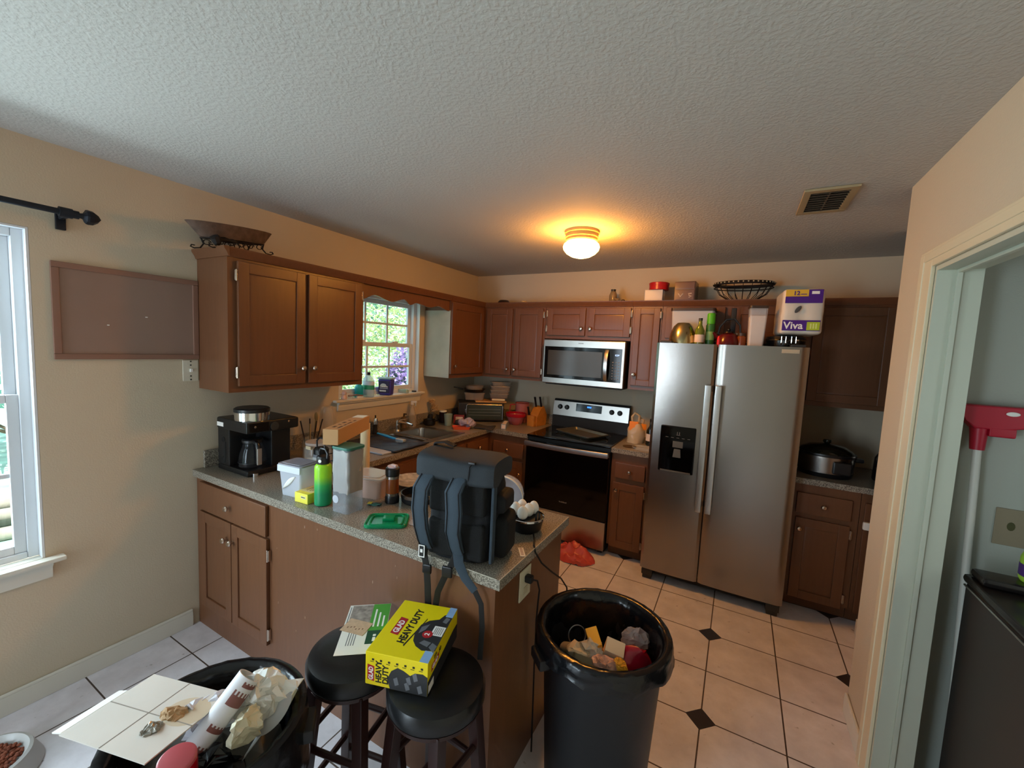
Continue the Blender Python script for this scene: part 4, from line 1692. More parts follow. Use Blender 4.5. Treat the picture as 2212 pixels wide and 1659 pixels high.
# ---------------------------------------------------------------- outlet with plug on the peninsula end
t = thing('power_outlet', 'almond wall outlet on the peninsula end panel with a black plug', 'outlet', (1.9875, -2.545, .78))
m = MB().box(0, .006, -.046, .046, -.060, .060, b=.003)
m.build('plate', mat('almond_plastic', 'cfc7ac', .4), t)
m = MB().box(.006, .008, -.017, .017, -.042, -.012, b=.004)
m.build('socket', mat('almond_socket', 'bdb496', .4), t)
m = MB()
m.box(.006, .036, -.014, .014, .008, .036, b=.006)
m.tube([(.034, 0, .022), (.046, .02, .012), (.044, .05, -.04), (.030, .075, -.11), (.020, .09, -.2), (.018, .10, -.4), (.022, .10, -.6), (.03, .09, -.776)], .0035, n=8)
tag(m.build('appliance_plug', BLACKM), 'black plug and cord in the outlet on the peninsula end', 'plug').location = (1.9875, -2.545, .78)
# ---------------------------------------------------------------- left counter: between coffee maker and sink
t = thing('blender', 'clear blender jar upside down on a black and steel base, left of the window', 'blender', (.14, -2.02, E0))
m = MB()
m.lathe([(.05, 0), (.055, .006), (.05, .07), (.044, .075)], n=28)
m.build('base', BLACKP, t)
MB().lathe([(.0455, .074), (.0455, .098)], n=28).build('collar', STEEL, t)
m = MB()
m.lathe([(.046, .0985), (.056, .12), (.055, .20), (.047, .275), (.036, .295), (1e-5, .30)], n=28)
m.build('jar', mat('smoky_clear_glass', 'cdbfae', .06, alpha=.42, spec=.9), t)
t = thing('utensil_jar', 'glass jar holding thin dark sticks beside the coffee maker', 'jar', (.255, -2.235, E0))
m = MB()
m.lathe([(.045, 0), (.048, .008), (.048, .10), (.040, .118), (.042, .125), (.038, .125), (.044, .10), (.044, .01)], n=28, cap1=False)
m.build('jar', GLASSY, t)
for k, (dx, dy, h, c) in enumerate(((-.035, -.03, .235, 'k'), (-.005, .0, .25, 'k'), (.02, .02, .235, 'k'), (.045, .035, .25, 'k'), (.012, -.01, .22, 'b'))):
    o = MB().cyl((0, 0, .012), (dx, dy, h), .0035, .0045, n=8).build('chopstick', mat('dark_brown_lacquer', '2a1a12', .35) if c == 'k' else mat('pale_bamboo', 'b8935e', .6))
    o.location = (.255 + dx * .3, -2.235 + dy * .3, E0)
    tag(o, ['dark stick leaning furthest left in the utensil jar', 'dark stick second from left in the utensil jar', 'dark stick in the middle of the utensil jar', 'dark stick leaning furthest right in the utensil jar',
            'pale bamboo stick in the utensil jar'][k], 'chopstick', 'sticks in the utensil jar')
t = thing('wooden_spoon', 'pale wooden spoon leaning against the blender behind the utensil jar', 'spoon', (.15, -2.14, E0))
m = MB()
m.cyl((0, 0, 0), (.0, .02, .21), .006, .006, n=8)
m.ball((.0, .023, .235), (.02, .008, .032))
m.build('spoon', mat('pale_bamboo', 'b8935e', .6), t)
t = thing('glass_jar', 'squat clear jar with a paper tag in front of the utensil jar', 'jar', (.42, -2.30, E0))
m = MB()
m.lathe([(.07, 0), (.078, .01), (.078, .10), (.066, .122)], n=28, cap1=False)
m.build('jar', GLASSY, t)
MB().lathe([(.069, .122), (.071, .125), (.071, .138), (1e-5, .139)], n=28).build('lid', mat('clear_lid_plastic', 'dcd2cc', .15, alpha=.55), t)
m = MB().box(.0, .045, -.082, -.079, .105, .125, b=.001)
m.build('tag', mat('cream_tag', 'dcc9a4', .6), t)
t = thing('wire_basket', 'black wire mesh basket behind the lime bottle', 'basket', (.66, -2.30, E0))
m = MB()
for z, r in ((.005, .085), (.045, .098), (.085, .11)):
    m.lathe([(r - .002, z - .002), (r + .002, z - .002), (r + .002, z + .002), (r - .002, z + .002)], n=36, cap0=False, cap1=False)
for i in range(24):
    a = i * PI / 12
    m.tube([(.083 * math.cos(a), .083 * math.sin(a), .005), (.109 * math.cos(a), .109 * math.sin(a), .085)], .0014, n=5)
m.lathe([(.085, .002), (.085, .004)], n=36)
m.build('basket', BLACKM, t)
t = thing('travel_mug', 'black travel mug with textured grey band and carrying loop by the cardboard box', 'mug', (.60, -2.41, E0))
m = MB()
m.lathe([(.034, 0), (.037, .004), (.040, .12), (.040, .128)], n=28)
m.build('body', BLACKP, t)
MB().lathe([(.0405, .045), (.0415, .05), (.0425, .11), (.0415, .115)], n=28, cap0=False, cap1=False).build('grip_band', mat('grey_textured_rubber', '6a6c72', .6, bump=.8, bscale=120), t)
m = MB().lathe([(.041, .128), (.041, .142), (.034, .15), (1e-5, .151)], n=28)
m.build('lid', BLACKP, t)
m = MB().tube([(-.036, 0, .14), (-.038, 0, .185), (-.012, 0, .205), (.02, 0, .20), (.034, 0, .14)], .005, n=8)
m.build('carry_loop', BLACKP, t)
t = thing('glass_mug', 'clear glass mug standing behind the cloudy bin', 'mug', (.72, -2.565, E0))
m = MB()
m.lathe([(.033, 0), (.036, .004), (.038, .135), (.035, .135), (.033, .012)], n=28, cap1=False)
m.build('glass', GLASSY, t)
t = thing('tray', 'red edged dark tray between the cloudy bin and the tall container', 'tray', (.93, -2.49, E0), .2)
m = MB()
rbox_bin(m, .15, .12, .02, .08, .015, lip=.004)
m.build('tray', mat('dark_maroon_plastic', '4b1c22', .4), t)
m = MB().box(-.079, .079, -.064, -.060, .014, .021, b=.001)
m.build('red_rim', mat('red_plastic', 'a8122c', .4), t)

# ---------------------------------------------------------------- around the sink
t = thing('drying_mat', 'navy blue dish mat lying over the near sink basin', 'dish mat', (.37, -1.67, CZ + .0075))
m = MB()
m.sheet(lambda u, v: (-.245 + .49 * u, -.18 + .36 * v, .005 + .003 * math.sin(u * 23) * math.sin(v * 17)), 26, 22)
m.build('mat', mat('navy_rubber', '20263a', .45, bump=.4, bscale=60), t, solid=.006)
t = thing('drain_tray', 'white plastic drain tray projecting under the navy mat', 'drain tray', (.345, -1.875, E0))
MB().box(-.24, .24, -.06, .06, 0, .012, b=.004).build('tray', mat('pale_blue_grey_plastic', 'b9bfcc', .3), t)
t = thing('dish_brush', 'bright blue handled dish brush lying on the navy mat', 'brush', (.36, -1.63, CZ + .016), (0, .05, .12))
m = MB()
m.tube([(-.13, 0, .035), (-.06, 0, .03), (.02, 0, .022), (.06, 0, .02)], [.012, .016, .015, .010], n=10, flat=.6)
m.build('handle', mat('bright_blue_plastic', '1f8fd0', .35), t, 'bright blue handle')
m = MB().box(.05, .125, -.022, .022, .008, .03, b=.008)
m.build('head', mat('clear_grey_plastic', 'a9b2ba', .2, alpha=.8), t)
m = MB()
for i in range(5):
    for j in range(3):
        m.cyl((.06 + i * .013, -.013 + j * .013, -.01), (.06 + i * .013, -.013 + j * .013, .01), .004, n=6)
m.build('bristle_tufts', WHITEP, t)
t = thing('pepper_mill', 'slim dark mill with steel cap standing behind the sink', 'pepper mill', (.068, -1.505, E0 + .004))
t.location.x = .055
m = MB()
m.lathe([(.022, 0), (.022, .015), (.017, .04), (.017, .08)], n=20)
m.build('body', mat('smoked_acrylic', '2a221c', .15), t)
m = MB().lathe([(.019, .08), (.021, .084), (.019, .125), (.012, .135)], n=20)
m.build('steel_cap', CHROME, t)
MB().lathe([(.006, .135), (.006, .155), (1e-5, .157)], n=12).build('knob', BLACKP, t)
t = thing('spray_bottle', 'clear spray bottle with white trigger nozzle behind the sink', 'spray bottle', (.055, -1.07, E0), .3)
m = MB()
m.lathe([(.036, 0), (.04, .006), (.04, .11), (.03, .15), (.014, .19), (.013, .205)], n=24)
m.build('body', mat('smoky_clear_glass', 'cdbfae', .06, alpha=.28, spec=.9), t)
m = MB()
m.lathe([(.015, .205), (.016, .222)], n=16)
m.box(-.012, .045, -.009, .009, .222, .242, b=.004)
m.box(.03, .038, -.006, .006, .195, .224, b=.002)
m.build('trigger', WHITEP, t)
t = thing('soap_dispenser', 'pale pump bottle in front of the clear spray bottle', 'soap bottle', (.05, -1.165, E0 + .001))
t.location.x = .047
m = MB()
m.lathe([(.022, 0), (.024, .004), (.024, .085), (.012, .10), (.009, .108)], n=20)
m.build('body', mat('brown_soap', '6b5338', .25), t)
m = MB()
m.lathe([(.008, .108), (.008, .125)], n=12)
m.box(-.005, .03, -.006, .006, .125, .134, b=.003)
m.build('pump', mat('bronze_metal', '4d3c2c', .35, .8), t)
t = thing('black_pot', 'small black pot at the far rim of the sink', 'pot', (.10, -.865, E0 + .0))
t.location = (.12, -.90, E0)
m = MB()
m.lathe([(.045, 0), (.055, .01), (.058, .055), (.055, .055), (.05, .012), (1e-5, .01)], n=28)
m.build('bowl', BLACKP, t)
m = MB().tube([(.055, -.01, .045), (.09, -.03, .055), (.095, .0, .055), (.057, .012, .045)], .005, n=8)
m.build('handle', BLACKP, t)

# ---------------------------------------------------------------- back corner
t = thing('cup', 'pale sage green cup beside the sink corner', 'cup', (.262, -.80, E0))
m = MB()
m.lathe([(.028, 0), (.031, .004), (.040, .112), (.037, .112), (.028, .012), (1e-5, .01)], n=28)
m.build('cup', mat('sage_plastic', '8a9c92', .5), t)
t = thing('toaster_oven', 'dark toaster oven with a steel framed glass door in the corner', 'toaster oven', (.30, -.31, E0), math.radians(38))
m = MB()
m.box(-.23, .23, -.15, .12, .012, .195, b=.012)
m.box(-.17, -.13, -.10, -.06, 0, .013)
m.box(.13, .17, -.10, -.06, 0, .013)
m.box(-.17, -.13, .05, .09, 0, .013)
m.box(.13, .17, .05, .09, 0, .013)
m.build('body', mat('dark_oven_enamel', '242020', .4), t)
m = MB().box(-.15, .215, -.156, -.151, .030, .178, b=.004)
gd = m.build('glass_door', mat('dusky_oven_glass', '38403c', .1), t)
m = MB()
pts = [(-.15, -.160, .03), (-.15, -.160, .165), (-.14, -.160, .18), (.205, -.160, .18), (.217, -.160, .165), (.217, -.160, .03)]
m.tube(pts, .0045, n=8)
m.build('door_frame', STEEL, gd)
m = MB()
for z in (.07, .10, .13):
    m.box(-.13, .195, -.1568, -.1558, z, z + .002)
m.build('rack_lines', mat('grey_rack', '8f938c', .4), gd)
m = MB().box(-.165, -.145, -.152, -.136, .04, .13, b=.006)
m.build('side_handle', CHROME, t)
zt = E0 + .1955
t = thing('cutting_board', 'pale wooden board lying on the toaster oven', 'cutting board', (.36, -.24, zt), math.radians(38))
MB().box(-.15, .17, -.13, .10, .0, .014, b=.004).build('board', mat('pale_board_wood', 'b98c55', .55), t)
t = thing('book', 'thin pale edged book on the wooden board, under the right tubs', 'book', (.43, -.18, zt + .0145), math.radians(32))
m = MB().box(-.075, .075, -.10, .08, .0, .028, b=.002)
m.build('cover', mat('dark_red_cover', '4a1f18', .5), t)
MB().box(-.06, .073, -.1015, -.097, .004, .024).build('pages', mat('cream_pages', 'd8c49a', .7), t)
TUB = mat('smoked_clear_plastic', 'a08f80', .12, alpha=.55)
zz = zt + .043
tubs = [('clear square tub, lowest of the stack right of the baking pan', .19, .15, .040), ('clear square tub, second lowest of the stack right of the baking pan', .195, .155, .036),
        ('clear square tub, third of the stack right of the baking pan', .20, .16, .036), ('clear square tub, topmost of the stack right of the baking pan', .195, .155, .038)]
for k, (lb, w, d, h) in enumerate(tubs):
    t = thing('plastic_tub', lb, 'plastic tub', (.45 + .004 * k, -.185, zz), math.radians(30 + 4 * k), 'clear tubs stacked on the toaster oven')
    m = MB()
    rbox_bin(m, w, d, h, .08, .02, lip=.005)
    m.build('tub', TUB, t)
    m = MB()
    rslab(m, w + .012, d + .012, h, h + .004, .022)
    m.build('lid', mat('pale_tub_lid', 'b9a592', .25, alpha=.8), t)
    zz += h + .0045
t = thing('plastic_tub', 'long clear tub on the left end of the toaster oven under the dark pan', 'plastic tub', (.235, -.335, zt + .0145), math.radians(38))
m = MB()
rbox_bin(m, .21, .14, .075, .12, .02, lip=.006)
m.build('tub', TUB, t)
t = thing('frying_pan', 'dark frying pan lying across the clear tubs under the corner cabinet', 'frying pan', (.235, -.335, zt + .090), math.radians(215))
m = MB()
m.lathe([(.085, 0), (.095, .006), (.118, .036), (.115, .036), (.092, .010), (1e-5, .008)], n=36)
m.build('pan', mat('dark_pan_coating', '1d1613', .35), t)
m = MB()
m.strap([(.115, 0, .028), (.17, 0, .04), (.215, 0, .046)], .026, .012, (0, 1, 0))
m.build('handle', BLACKP, t)
t = thing('plastic_tub', 'round clear tub nested in the frying pan', 'plastic tub', (.235, -.335, zt + .0985))
m = MB()
m.lathe([(.075, 0), (.083, .006), (.092, .055), (.096, .057), (.096, .062), (1e-5, .064)], n=32)
m.build('tub', TUB, t)
t = thing('skillet_cover', 'black pan lid with its handle standing left of the toaster oven', 'pan lid', (.075, -.60, E0), .6)
m = MB()
m.lathe([(.06, 0), (.066, .004), (.064, .03), (1e-5, .034)], n=28)
m.build('lid', BLACKP, t)
t = thing('dried_flower', 'small dried cream flower stuck by the wall behind the sink corner', 'dried flower', (.045, -.80, E0))
m = MB()
m.lathe([(.022, 0), (.024, .05), (.02, .085)], n=14)
m.build('pot', BLACKM, t)
m = MB()
m.tube([(0, 0, .08), (.0, .0, .13), (.012, .012, .17)], .003, n=6)
m.tube([(0, 0, .08), (.0, .01, .12), (.02, .025, .135)], .003, n=6)
m.build('stem', mat('dry_stem', '6b5a3a', .8), t)
m = MB()
rnd = random.Random(8)
for c in ((.012, .005, .20), (.03, .03, .15)):
    for _ in range(26):
        a = rnd.uniform(0, 6.28)
        b = rnd.uniform(-1, 1)
        p = Vector((c[0] + .022 * math.cos(a), c[1] + .022 * math.sin(a), c[2] + .026 * b))
        m.ball(p, (.010, .010, .006), 8)
m.build('petals', mat('dried_cream_petal', 'c4a67e', .8), t)
t = thing('jar', 'dark jar with white lid by the wall behind the sage cup', 'jar', (.12, -.70, E0))
m = MB().lathe([(.035, 0), (.038, .004), (.038, .10), (.034, .105)], n=24)
m.build('body', mat('dark_violet_glass', '241a26', .2), t)
MB().lathe([(.036, .105), (.036, .120), (1e-5, .121)], n=24).build('lid', WHITEP, t)
t = thing('food_carton', 'small red and white printed carton beside the toaster oven', 'carton', (.275, -.645, E0), .5)
MB().box(-.05, .05, -.02, .02, 0, .085, b=.001).build('carton', mat('dark_red_card', '8c3440', .5), t)
m = MB().box(-.03, .04, -.0206, -.0199, .03, .07)
m.build('print', mat('cream_print', 'e0cdbf', .6), t)
t = thing('brown_bag', 'small brown crumpled pouch in front of the toaster oven', 'pouch', (.335, -.70, E0))
m = MB().ball((0, 0, .026), (.055, .04, .026), 20)
m.crumple(.010, 4, 40)
m.build('pouch', mat('grey_brown_pouch', '544440', .7), t)
t = thing('plastic_tray', 'orange plastic tray at the sink corner holding a crumpled wrapper', 'tray', (.45, -.845, E0), math.radians(38))
m = MB()
rbox_bin(m, .16, .085, .026, .06, .012, lip=.003)
m.build('tray', mat('orange_plastic', 'd4542c', .4), t)
t = thing('plastic_wrapper', 'crumpled lilac clear wrapper lying in the orange tray', 'wrapper', (.475, -.795, E0 + .020), .5)
m = MB().ball((0, 0, .038), (.085, .05, .036), 26)
m.crumple(.028, 9, 34)
m.build('film', mat('lilac_clear_film', 'b3a2ae', .2, alpha=.85), t, flat=True)
t = thing('pot_holder', 'folded dark grey pot holder on the corner of the counter', 'pot holder', (.585, -.655, E0), math.radians(20))
m = MB()
m.sheet(lambda u, v: (-.09 + .18 * u, -.075 + .15 * v, .008 + .006 * math.sin(5 * u + 2 * v)), 14, 12)
m.build('cloth', mat('dark_grey_cloth', '3d3834', .9, bump=.5, bscale=200), t, solid=.012)
t = thing('food_wrap_box', 'pale blue and white film box lying before the red bowl', 'carton', (.715, -.50, E0), math.radians(112))
MB().box(-.10, .10, -.024, .024, 0, .048, b=.002).build('carton', mat('blue_grey_card', '8a96a0', .5), t)
m = MB()
m.box(-.09, .08, -.016, .016, .048, .0484)
m.box(-.1006, -.0999, -.018, .018, .006, .042)
m.build('print', mat('cream_print', 'e0cdbf', .6), t)
REDC = mat('clear_red_plastic', 'b01428', .2, alpha=.8)
t = thing('mixing_bowl', 'clear pinkish bowl with a red rim by the knife block', 'bowl', (.715, -.285, E0))
m = MB()
m.lathe([(.055, 0), (.06, .004), (.10, .095), (.097, .095), (.056, .008), (1e-5, .006)], n=36)
m.build('bowl', mat('pink_clear_plastic', 'b8626a', .2, alpha=.6), t)
MB().lathe([(.100, .083), (.106, .095), (.106, .116), (.098, .116), (.098, .083)], n=36, cap0=False, cap1=False).build('rim', REDC, t)
t = thing('pitcher', 'red handled frosted pitcher behind the red rimmed bowl', 'pitcher', (.695, -.115, E0))
m = MB()
m.lathe([(.062, 0), (.066, .006), (.074, .20), (.071, .20), (.062, .01), (1e-5, .008)], n=32)
m.build('jug', mat('rose_frosted_plastic', 'b06a68', .35, alpha=.85), t)
m = MB()
m.strap([(-.066, -.02, .18), (-.115, -.045, .175), (-.122, -.048, .10), (-.07, -.025, .06)], .03, .012, (.5, -1, 0))
m.build('handle', mat('red_plastic', 'a8122c', .4), t)
MB().lathe([(.0715, .19), (.075, .202), (.072, .205)], n=32, cap0=False, cap1=False).build('rim', mat('dark_red_rim', '6a1a1c', .4), t)
t = thing('knife_block', 'orange toned wooden knife block with black handled knives', 'knife block', (.90, -.155, E0), math.radians(-12))
WBL = mat('honey_wood_block', 'b9762c', .45, var=.15, vscale=20)
m = MB()
m.prism([(-.085, 0), (.07, 0), (.085, .10), (.03, .195), (-.02, .175), (-.085, .085)], -.05, .05, M=frame((0, 0, 0), (0, 1, 0), (0, 0, 1)), b=.003)
m.build('block', WBL, t)
m = MB().box(-.042, .042, -.125, -.086, 0, .105, b=.004)
m.build('front_block', WBL, t)
for k, (x, y, z) in enumerate(((-.03, .0, .182), (.025, .012, .189), (-.052, -.075, .09))):
    o = MB()
    d = Vector((0, -.30, 1)).normalized()
    p0 = Vector((x, y, z))
    L_ = .105 if k < 2 else .10
    o.tube([p0, p0 + d * .03, p0 + d * .07, p0 + d * L_], [.010, .012, .011, .013], n=10, flat=.65)
    kn = o.build('knife', BLACKP)
    kn.location = t.location
    kn.rotation_euler = t.rotation_euler
    tag(kn, ['black handled knife at the left top of the knife block', 'black handled knife at the right top of the knife block', 'black handled knife low on the left front of the knife block'][k], 'knife', 'knives in the block')

# ---------------------------------------------------------------- on the stove and the small right counter
t = thing('baking_sheet', 'grey rimmed baking sheet lying askew on the cooktop', 'baking sheet', (1.43, -.33, .924), math.radians(-24))
m = MB()
rbox_bin(m, .40, .27, .022, .05, .025, lip=.007)
m.build('sheet', mat('dull_grey_aluminium', '77756a', .4, .7), t, normals=False)
t = thing('bread_bag', 'clear bag of food with an orange label and knotted top beside the fridge', 'bag', (1.905, -.30, E0), .1)
m = MB()
def bag_fn(u, v):
    a = 2 * PI * u
    k = (1 - .35 * max(0, v - .6) / .4) * (1 + .07 * math.sin(3 * a + 5 * v))
    return (.072 * k * math.cos(a), .06 * k * math.sin(a), .17 * v)
m.sheet(bag_fn, 30, 12, wrap=True)
m.quad([bag_fn(i / 30, 0) for i in range(30)][::-1])
m.quad([bag_fn(i / 30, 1) for i in range(30)])
m.crumple(.006, 2, 40)
m.build('bag', mat('cloudy_food_bag', 'c8b596', .3, alpha=.95), t)
m = MB()
m.box(-.055, .02, -.068, -.055, .10, .178, b=.004, M=Matrix.Rotation(-.18, 4, 'X'))
m.box(.022, .072, -.056, -.045, .115, .165, b=.004, M=Matrix.Rotation(-.18, 4, 'X') @ rz(.3))
m.build('label', mat('orange_label', 'f08a1e', .5), t, 'bright orange label')
m = MB()
m.tube([(-.03, 0, .165), (-.04, 0, .22), (-.015, 0, .255), (.02, 0, .235), (.02, 0, .165)], .011, n=8)
m.tube([(.005, .02, .165), (.03, .02, .22), (.055, .02, .20), (.05, .02, .16)], .010, n=8)
m.build('knotted_top', mat('pale_translucent_bag', 'cbb896', .35, alpha=.85), t)
t = thing('oil_bottle', 'dark bottle with pale label against the fridge side', 'bottle', (2.035, -.33, E0))
m = MB()
m.lathe([(.034, 0), (.037, .004), (.037, .125), (.016, .165), (.014, .20)], n=24)
m.build('body', mat('black_green_glass', '14160f', .1), t)
MB().lathe([(.0375, .04), (.0375, .10)], n=24, cap0=False, cap1=False).build('label', mat('cream_print', 'e0cdbf', .6), t)
MB().lathe([(.015, .20), (.015, .225), (1e-5, .226)], n=16).build('cap', BLACKP, t)
t = thing('serving_dish', 'clear glass dish at the front of the counter beside the fridge', 'dish', (2.015, -.535, E0))
m = MB()
rbox_bin(m, .14, .10, .022, .1, .02, lip=.006)
m.build('dish', GLASSY, t)
t = thing('coaster', 'dark round cork mat under the glass dish counter edge', 'mat', (1.905, -.50, E0))
MB().lathe([(.055, 0), (.056, .003), (1e-5, .0035)], n=28).build('mat', mat('dark_cork', '4a3a28', .8), t)

# ---------------------------------------------------------------- slow cooker in the alcove
t = thing('slow_cooker', 'steel and black slow cooker with a dark lid in the alcove', 'slow cooker', (3.215, -.40, E0))
m = MB()
m.lathe([(.135, 0), (.14, .02), (.143, .03)], n=40, sx=1.12)
m.build('base', BLACKP, t)
MB().lathe([(.141, .03), (.146, .125), (.146, .14)], n=40, sx=1.12).build('steel_band', STEEL, t)
m = MB()
m.lathe([(.148, .14), (.150, .148), (.148, .158)], n=40, sx=1.12)
m.box(-.205, -.155, -.03, .03, .11, .135, b=.008)
m.box(.155, .205, -.03, .03, .11, .135, b=.008)
m.box(.02, .12, -.158, -.12, .035, .12, b=.012)
m.build('rim', BLACKP, t)
m = MB()
m.lathe([(.138, .158), (.13, .175), (.09, .20), (.03, .212), (1e-5, .213)], n=40, sx=1.12)
m.lathe([(.012, .212), (.025, .225), (.022, .24), (1e-5, .242)], n=20)
m.build('lid', mat('black_green_glass', '14160f', .1), t)
t = thing('small_appliance', 'black electric appliance at the wall end of the alcove counter', 'appliance', (3.56, -.36, E0))
m = MB()
m.lathe([(.075, 0), (.08, .01), (.075, .15), (.055, .19), (1e-5, .20)], n=28)
m.build('body', BLACKP, t)
m = MB().lathe([(.02, .0), (.02, .01)], n=16, M=frame((-.06, -.055, .15), (.7, -.7, 0), (0, 0, 1)))
m.lathe([(.011, .0), (.011, .01)], n=16, M=frame((-.065, -.055, .09), (.7, -.7, 0), (0, 0, 1)))
m.build('dial', NICKEL, t)

# ---------------------------------------------------------------- on top of the fridge
FT = 1.7525
t = thing('steel_bowl', 'polished steel bowl turned upside down on the fridge', 'bowl', (2.255, -.60, FT))
m = MB()
m.lathe([(.098, 0), (.097, .04), (.088, .095), (.068, .145), (.045, .17), (1e-5, .178)], n=40)
m.build('bowl', mat('polished_brassy_steel', 'c8b98a', .16, 1), t)
t = thing('storage_bin', 'clear bin with dark lid at the back of the fridge top', 'storage bin', (2.30, -.42, FT), 0)
m = MB()
rbox_bin(m, .30, .18, .27, .10, .02)
m.build('tub', CLOUDY, t)
m = MB()
rslab(m, .315, .195, .27, .292, .025)
m.build('lid', mat('dark_brown_lid', '3b2c22', .4), t)
t = thing('oil_bottle', 'slim green glass bottle with cream label on the fridge', 'bottle', (2.372, -.655, FT))
m = MB()
m.lathe([(.030, 0), (.032, .004), (.032, .115), (.014, .155), (.012, .185)], n=24)
m.build('body', mat('olive_green_glass', '6a7a1e', .08, alpha=.8), t)
MB().lathe([(.0325, .03), (.0325, .085)], n=24, cap0=False, cap1=False).build('label', mat('cream_print', 'e0cdbf', .6), t)
MB().lathe([(.0135, .185), (.0135, .203), (1e-5, .204)], n=16).build('cap', mat('dark_grey_plastic', '2c2b2a', .45), t)
t = thing('spray_can', 'tall green can with bright green cap on the fridge', 'can', (2.437, -.61, FT))
m = MB()
m.lathe([(.028, 0), (.03, .004), (.03, .155), (.025, .165)], n=24)
m.build('body', mat('deep_green_print', '2f6b2a', .35), t)
MB().lathe([(.0303, .05), (.0303, .11)], n=24, cap0=False, cap1=False).build('label', mat('pale_green_print', '86a860', .45), t)
MB().lathe([(.026, .165), (.028, .17), (.027, .235), (.022, .242), (1e-5, .243)], n=24).build('cap', mat('bright_green_plastic', '4fae1e', .4), t)
t = thing('tea_kettle', 'dark red kettle with a black arched handle on the fridge', 'kettle', (2.555, -.58, FT))
m = MB()
m.lathe([(.075, 0), (.08, .008), (.078, .05), (.06, .09), (.03, .105)], n=32)
m.build('body', mat('dark_red_enamel', '5a0f14', .2), t)
m = MB()
m.lathe([(.031, .105), (.028, .115), (1e-5, .12)], n=24)
m.ball((0, 0, .128), .012)
m.build('lid', BLACKP, t)
m = MB()
m.strap([(-.07, 0, .075), (-.058, 0, .15), (-.02, 0, .20), (.03, 0, .205), (.068, 0, .16), (.075, 0, .08)], .024, .014, (0, 1, 0))
m.build('handle', BLACKP, t)
m = MB().cyl((-.055, -.02, .06), (-.10, -.045, .105), .018, .011)
m.build('spout', mat('dark_red_enamel', '5a0f14', .2), t)
t = thing('spatula', 'black spatula handle standing upright behind the red kettle', 'spatula', (2.575, -.45, FT))
MB().box(-.018, .018, -.012, .0, 0, .295, b=.006).build('handle', BLACKM, t)
t = thing('gas_lighter', 'red lighter standing at the front of the fridge top', 'lighter', (2.502, -.712, FT))
m = MB()
m.lathe([(.010, 0), (.012, .006), (.011, .055), (.008, .072), (1e-5, .08)], n=16)
m.build('body', mat('bright_red_plastic', 'd8202a', .3), t)
t = thing('jar', 'small amber jar on the fridge between kettle and tall canister', 'jar', (2.638, -.60, FT))
m = MB().lathe([(.028, 0), (.03, .004), (.03, .075), (.024, .085)], n=24)
m.build('body', mat('amber_glass', '7a3b14', .15), t)
MB().lathe([(.026, .085), (.026, .105), (1e-5, .106)], n=24).build('lid', mat('dark_brown_lid', '3b2c22', .4), t)
t = thing('canister', 'tall clear canister nearly full of white powder with a dark lid on the fridge', 'canister', (2.722, -.645, FT), .1)
m = MB()
rbox_bin(m, .108, .10, .268, .16, .016)
m.build('tub', CLEAR, t)
m = MB()
m.frustum((-.042, .042, -.039, .039), (-.0495, .0495, -.0455, .0455), .004, .222, .012)
m.build('powder', mat('pinkish_white_flour', 'e2cfc0', .8), t)
m = MB()
rslab(m, .114, .106, .268, .286, .018)
m.build('lid', mat('dark_brown_lid', '3b2c22', .4), t)
t = thing('frying_pan', 'black pan with steel rim and wire loops under the paper towel pack', 'pan', (2.90, -.565, FT))
m = MB()
m.lathe([(.10, 0), (.108, .006), (.115, .066), (.112, .066), (.10, .01), (1e-5, .008)], n=40)
m.build('pan', mat('polished_black_steel', '3a3a3a', .2, .9), t)
MB().lathe([(.1145, .060), (.118, .068), (.112, .069)], n=40, cap0=False, cap1=False).build('rim', CHROME, t)
m = MB()
for x in (-.02, .035):
    m.tube([(x - .012, -.112, .03), (x - .012, -.135, .045), (x - .012, -.135, .085), (x + .012, -.135, .085), (x + .012, -.135, .045), (x + .012, -.112, .03)], .003, n=6)
m.build('wire_loop', CHROME, t)
m = MB()
m.lathe([(.116, .070), (.11, .085), (.06, .096), (1e-5, .098)], n=40)
m.build('lid', BLACKP, t)
t = thing('paper_towel_pack', 'white wrapped pack of paper towel rolls with purple bands on the fridge', 'paper towel pack', (2.952, -.58, FT + .0985), (0, 0, math.radians(4)))
WRAP = mat('white_plastic_wrap', 'd9cfc2', .25, bump=.35, bscale=25)
m = MB()
PW, PD, PH = .113, .155, .285
m.box(-PW, PW, -PD, PD, 0, PH, b=.022, seg=3)
bmesh.ops.subdivide_edges(m.bm, edges=[e for e in m.bm.edges if e.calc_length() > .1], cuts=7, use_grid_fill=True)
m.crumple(.004, 5, 22)
for v in m.bm.verts:      # the rolls bulge through the film
    if v.co.y < -PD * .9:
        v.co.y -= .010 * abs(math.sin(v.co.x / PW * PI))
m.build('wrap', WRAP, t)
PUR = mat('purple_print', '4a1f86', .35)
y = -PD - .0125
m = MB()
m.box(-PW + .012, PW - .018, y - .0025, y + .005, .195, .235, b=.001)
m.box(.02, PW - .018, y - .0025, y + .005, .2345, .278, b=.001)
m.build('purple_band', PUR, t, 'upper purple printed band')
m = MB()
m.box(-PW + .008, PW - .018, y - .0025, y + .005, .022, .088, b=.001)
bp = m.build('purple_band', PUR, t, 'lower purple printed band')
m = MB()
m.box(-PW + .012, .02, y - .002, y + .005, .236, .278, b=.001)
yb = m.build('yellow_band', mat('yellow_gold_print', 'e0b43c', .4), t)
m = MB()
m.box(.025, PW - .02, y - .0035, y + .004, .026, .078, b=.001)
m.build('green_patch', mat('lime_print', 'b4c832', .4), t)
F_ = frame((0, y - .003, 0), (1, 0, 0), (0, 0, 1))
m = MB()
m.text('Viva', .062, F_ @ T(-PW + .014, .034, .0), .0006, bold=.0012)
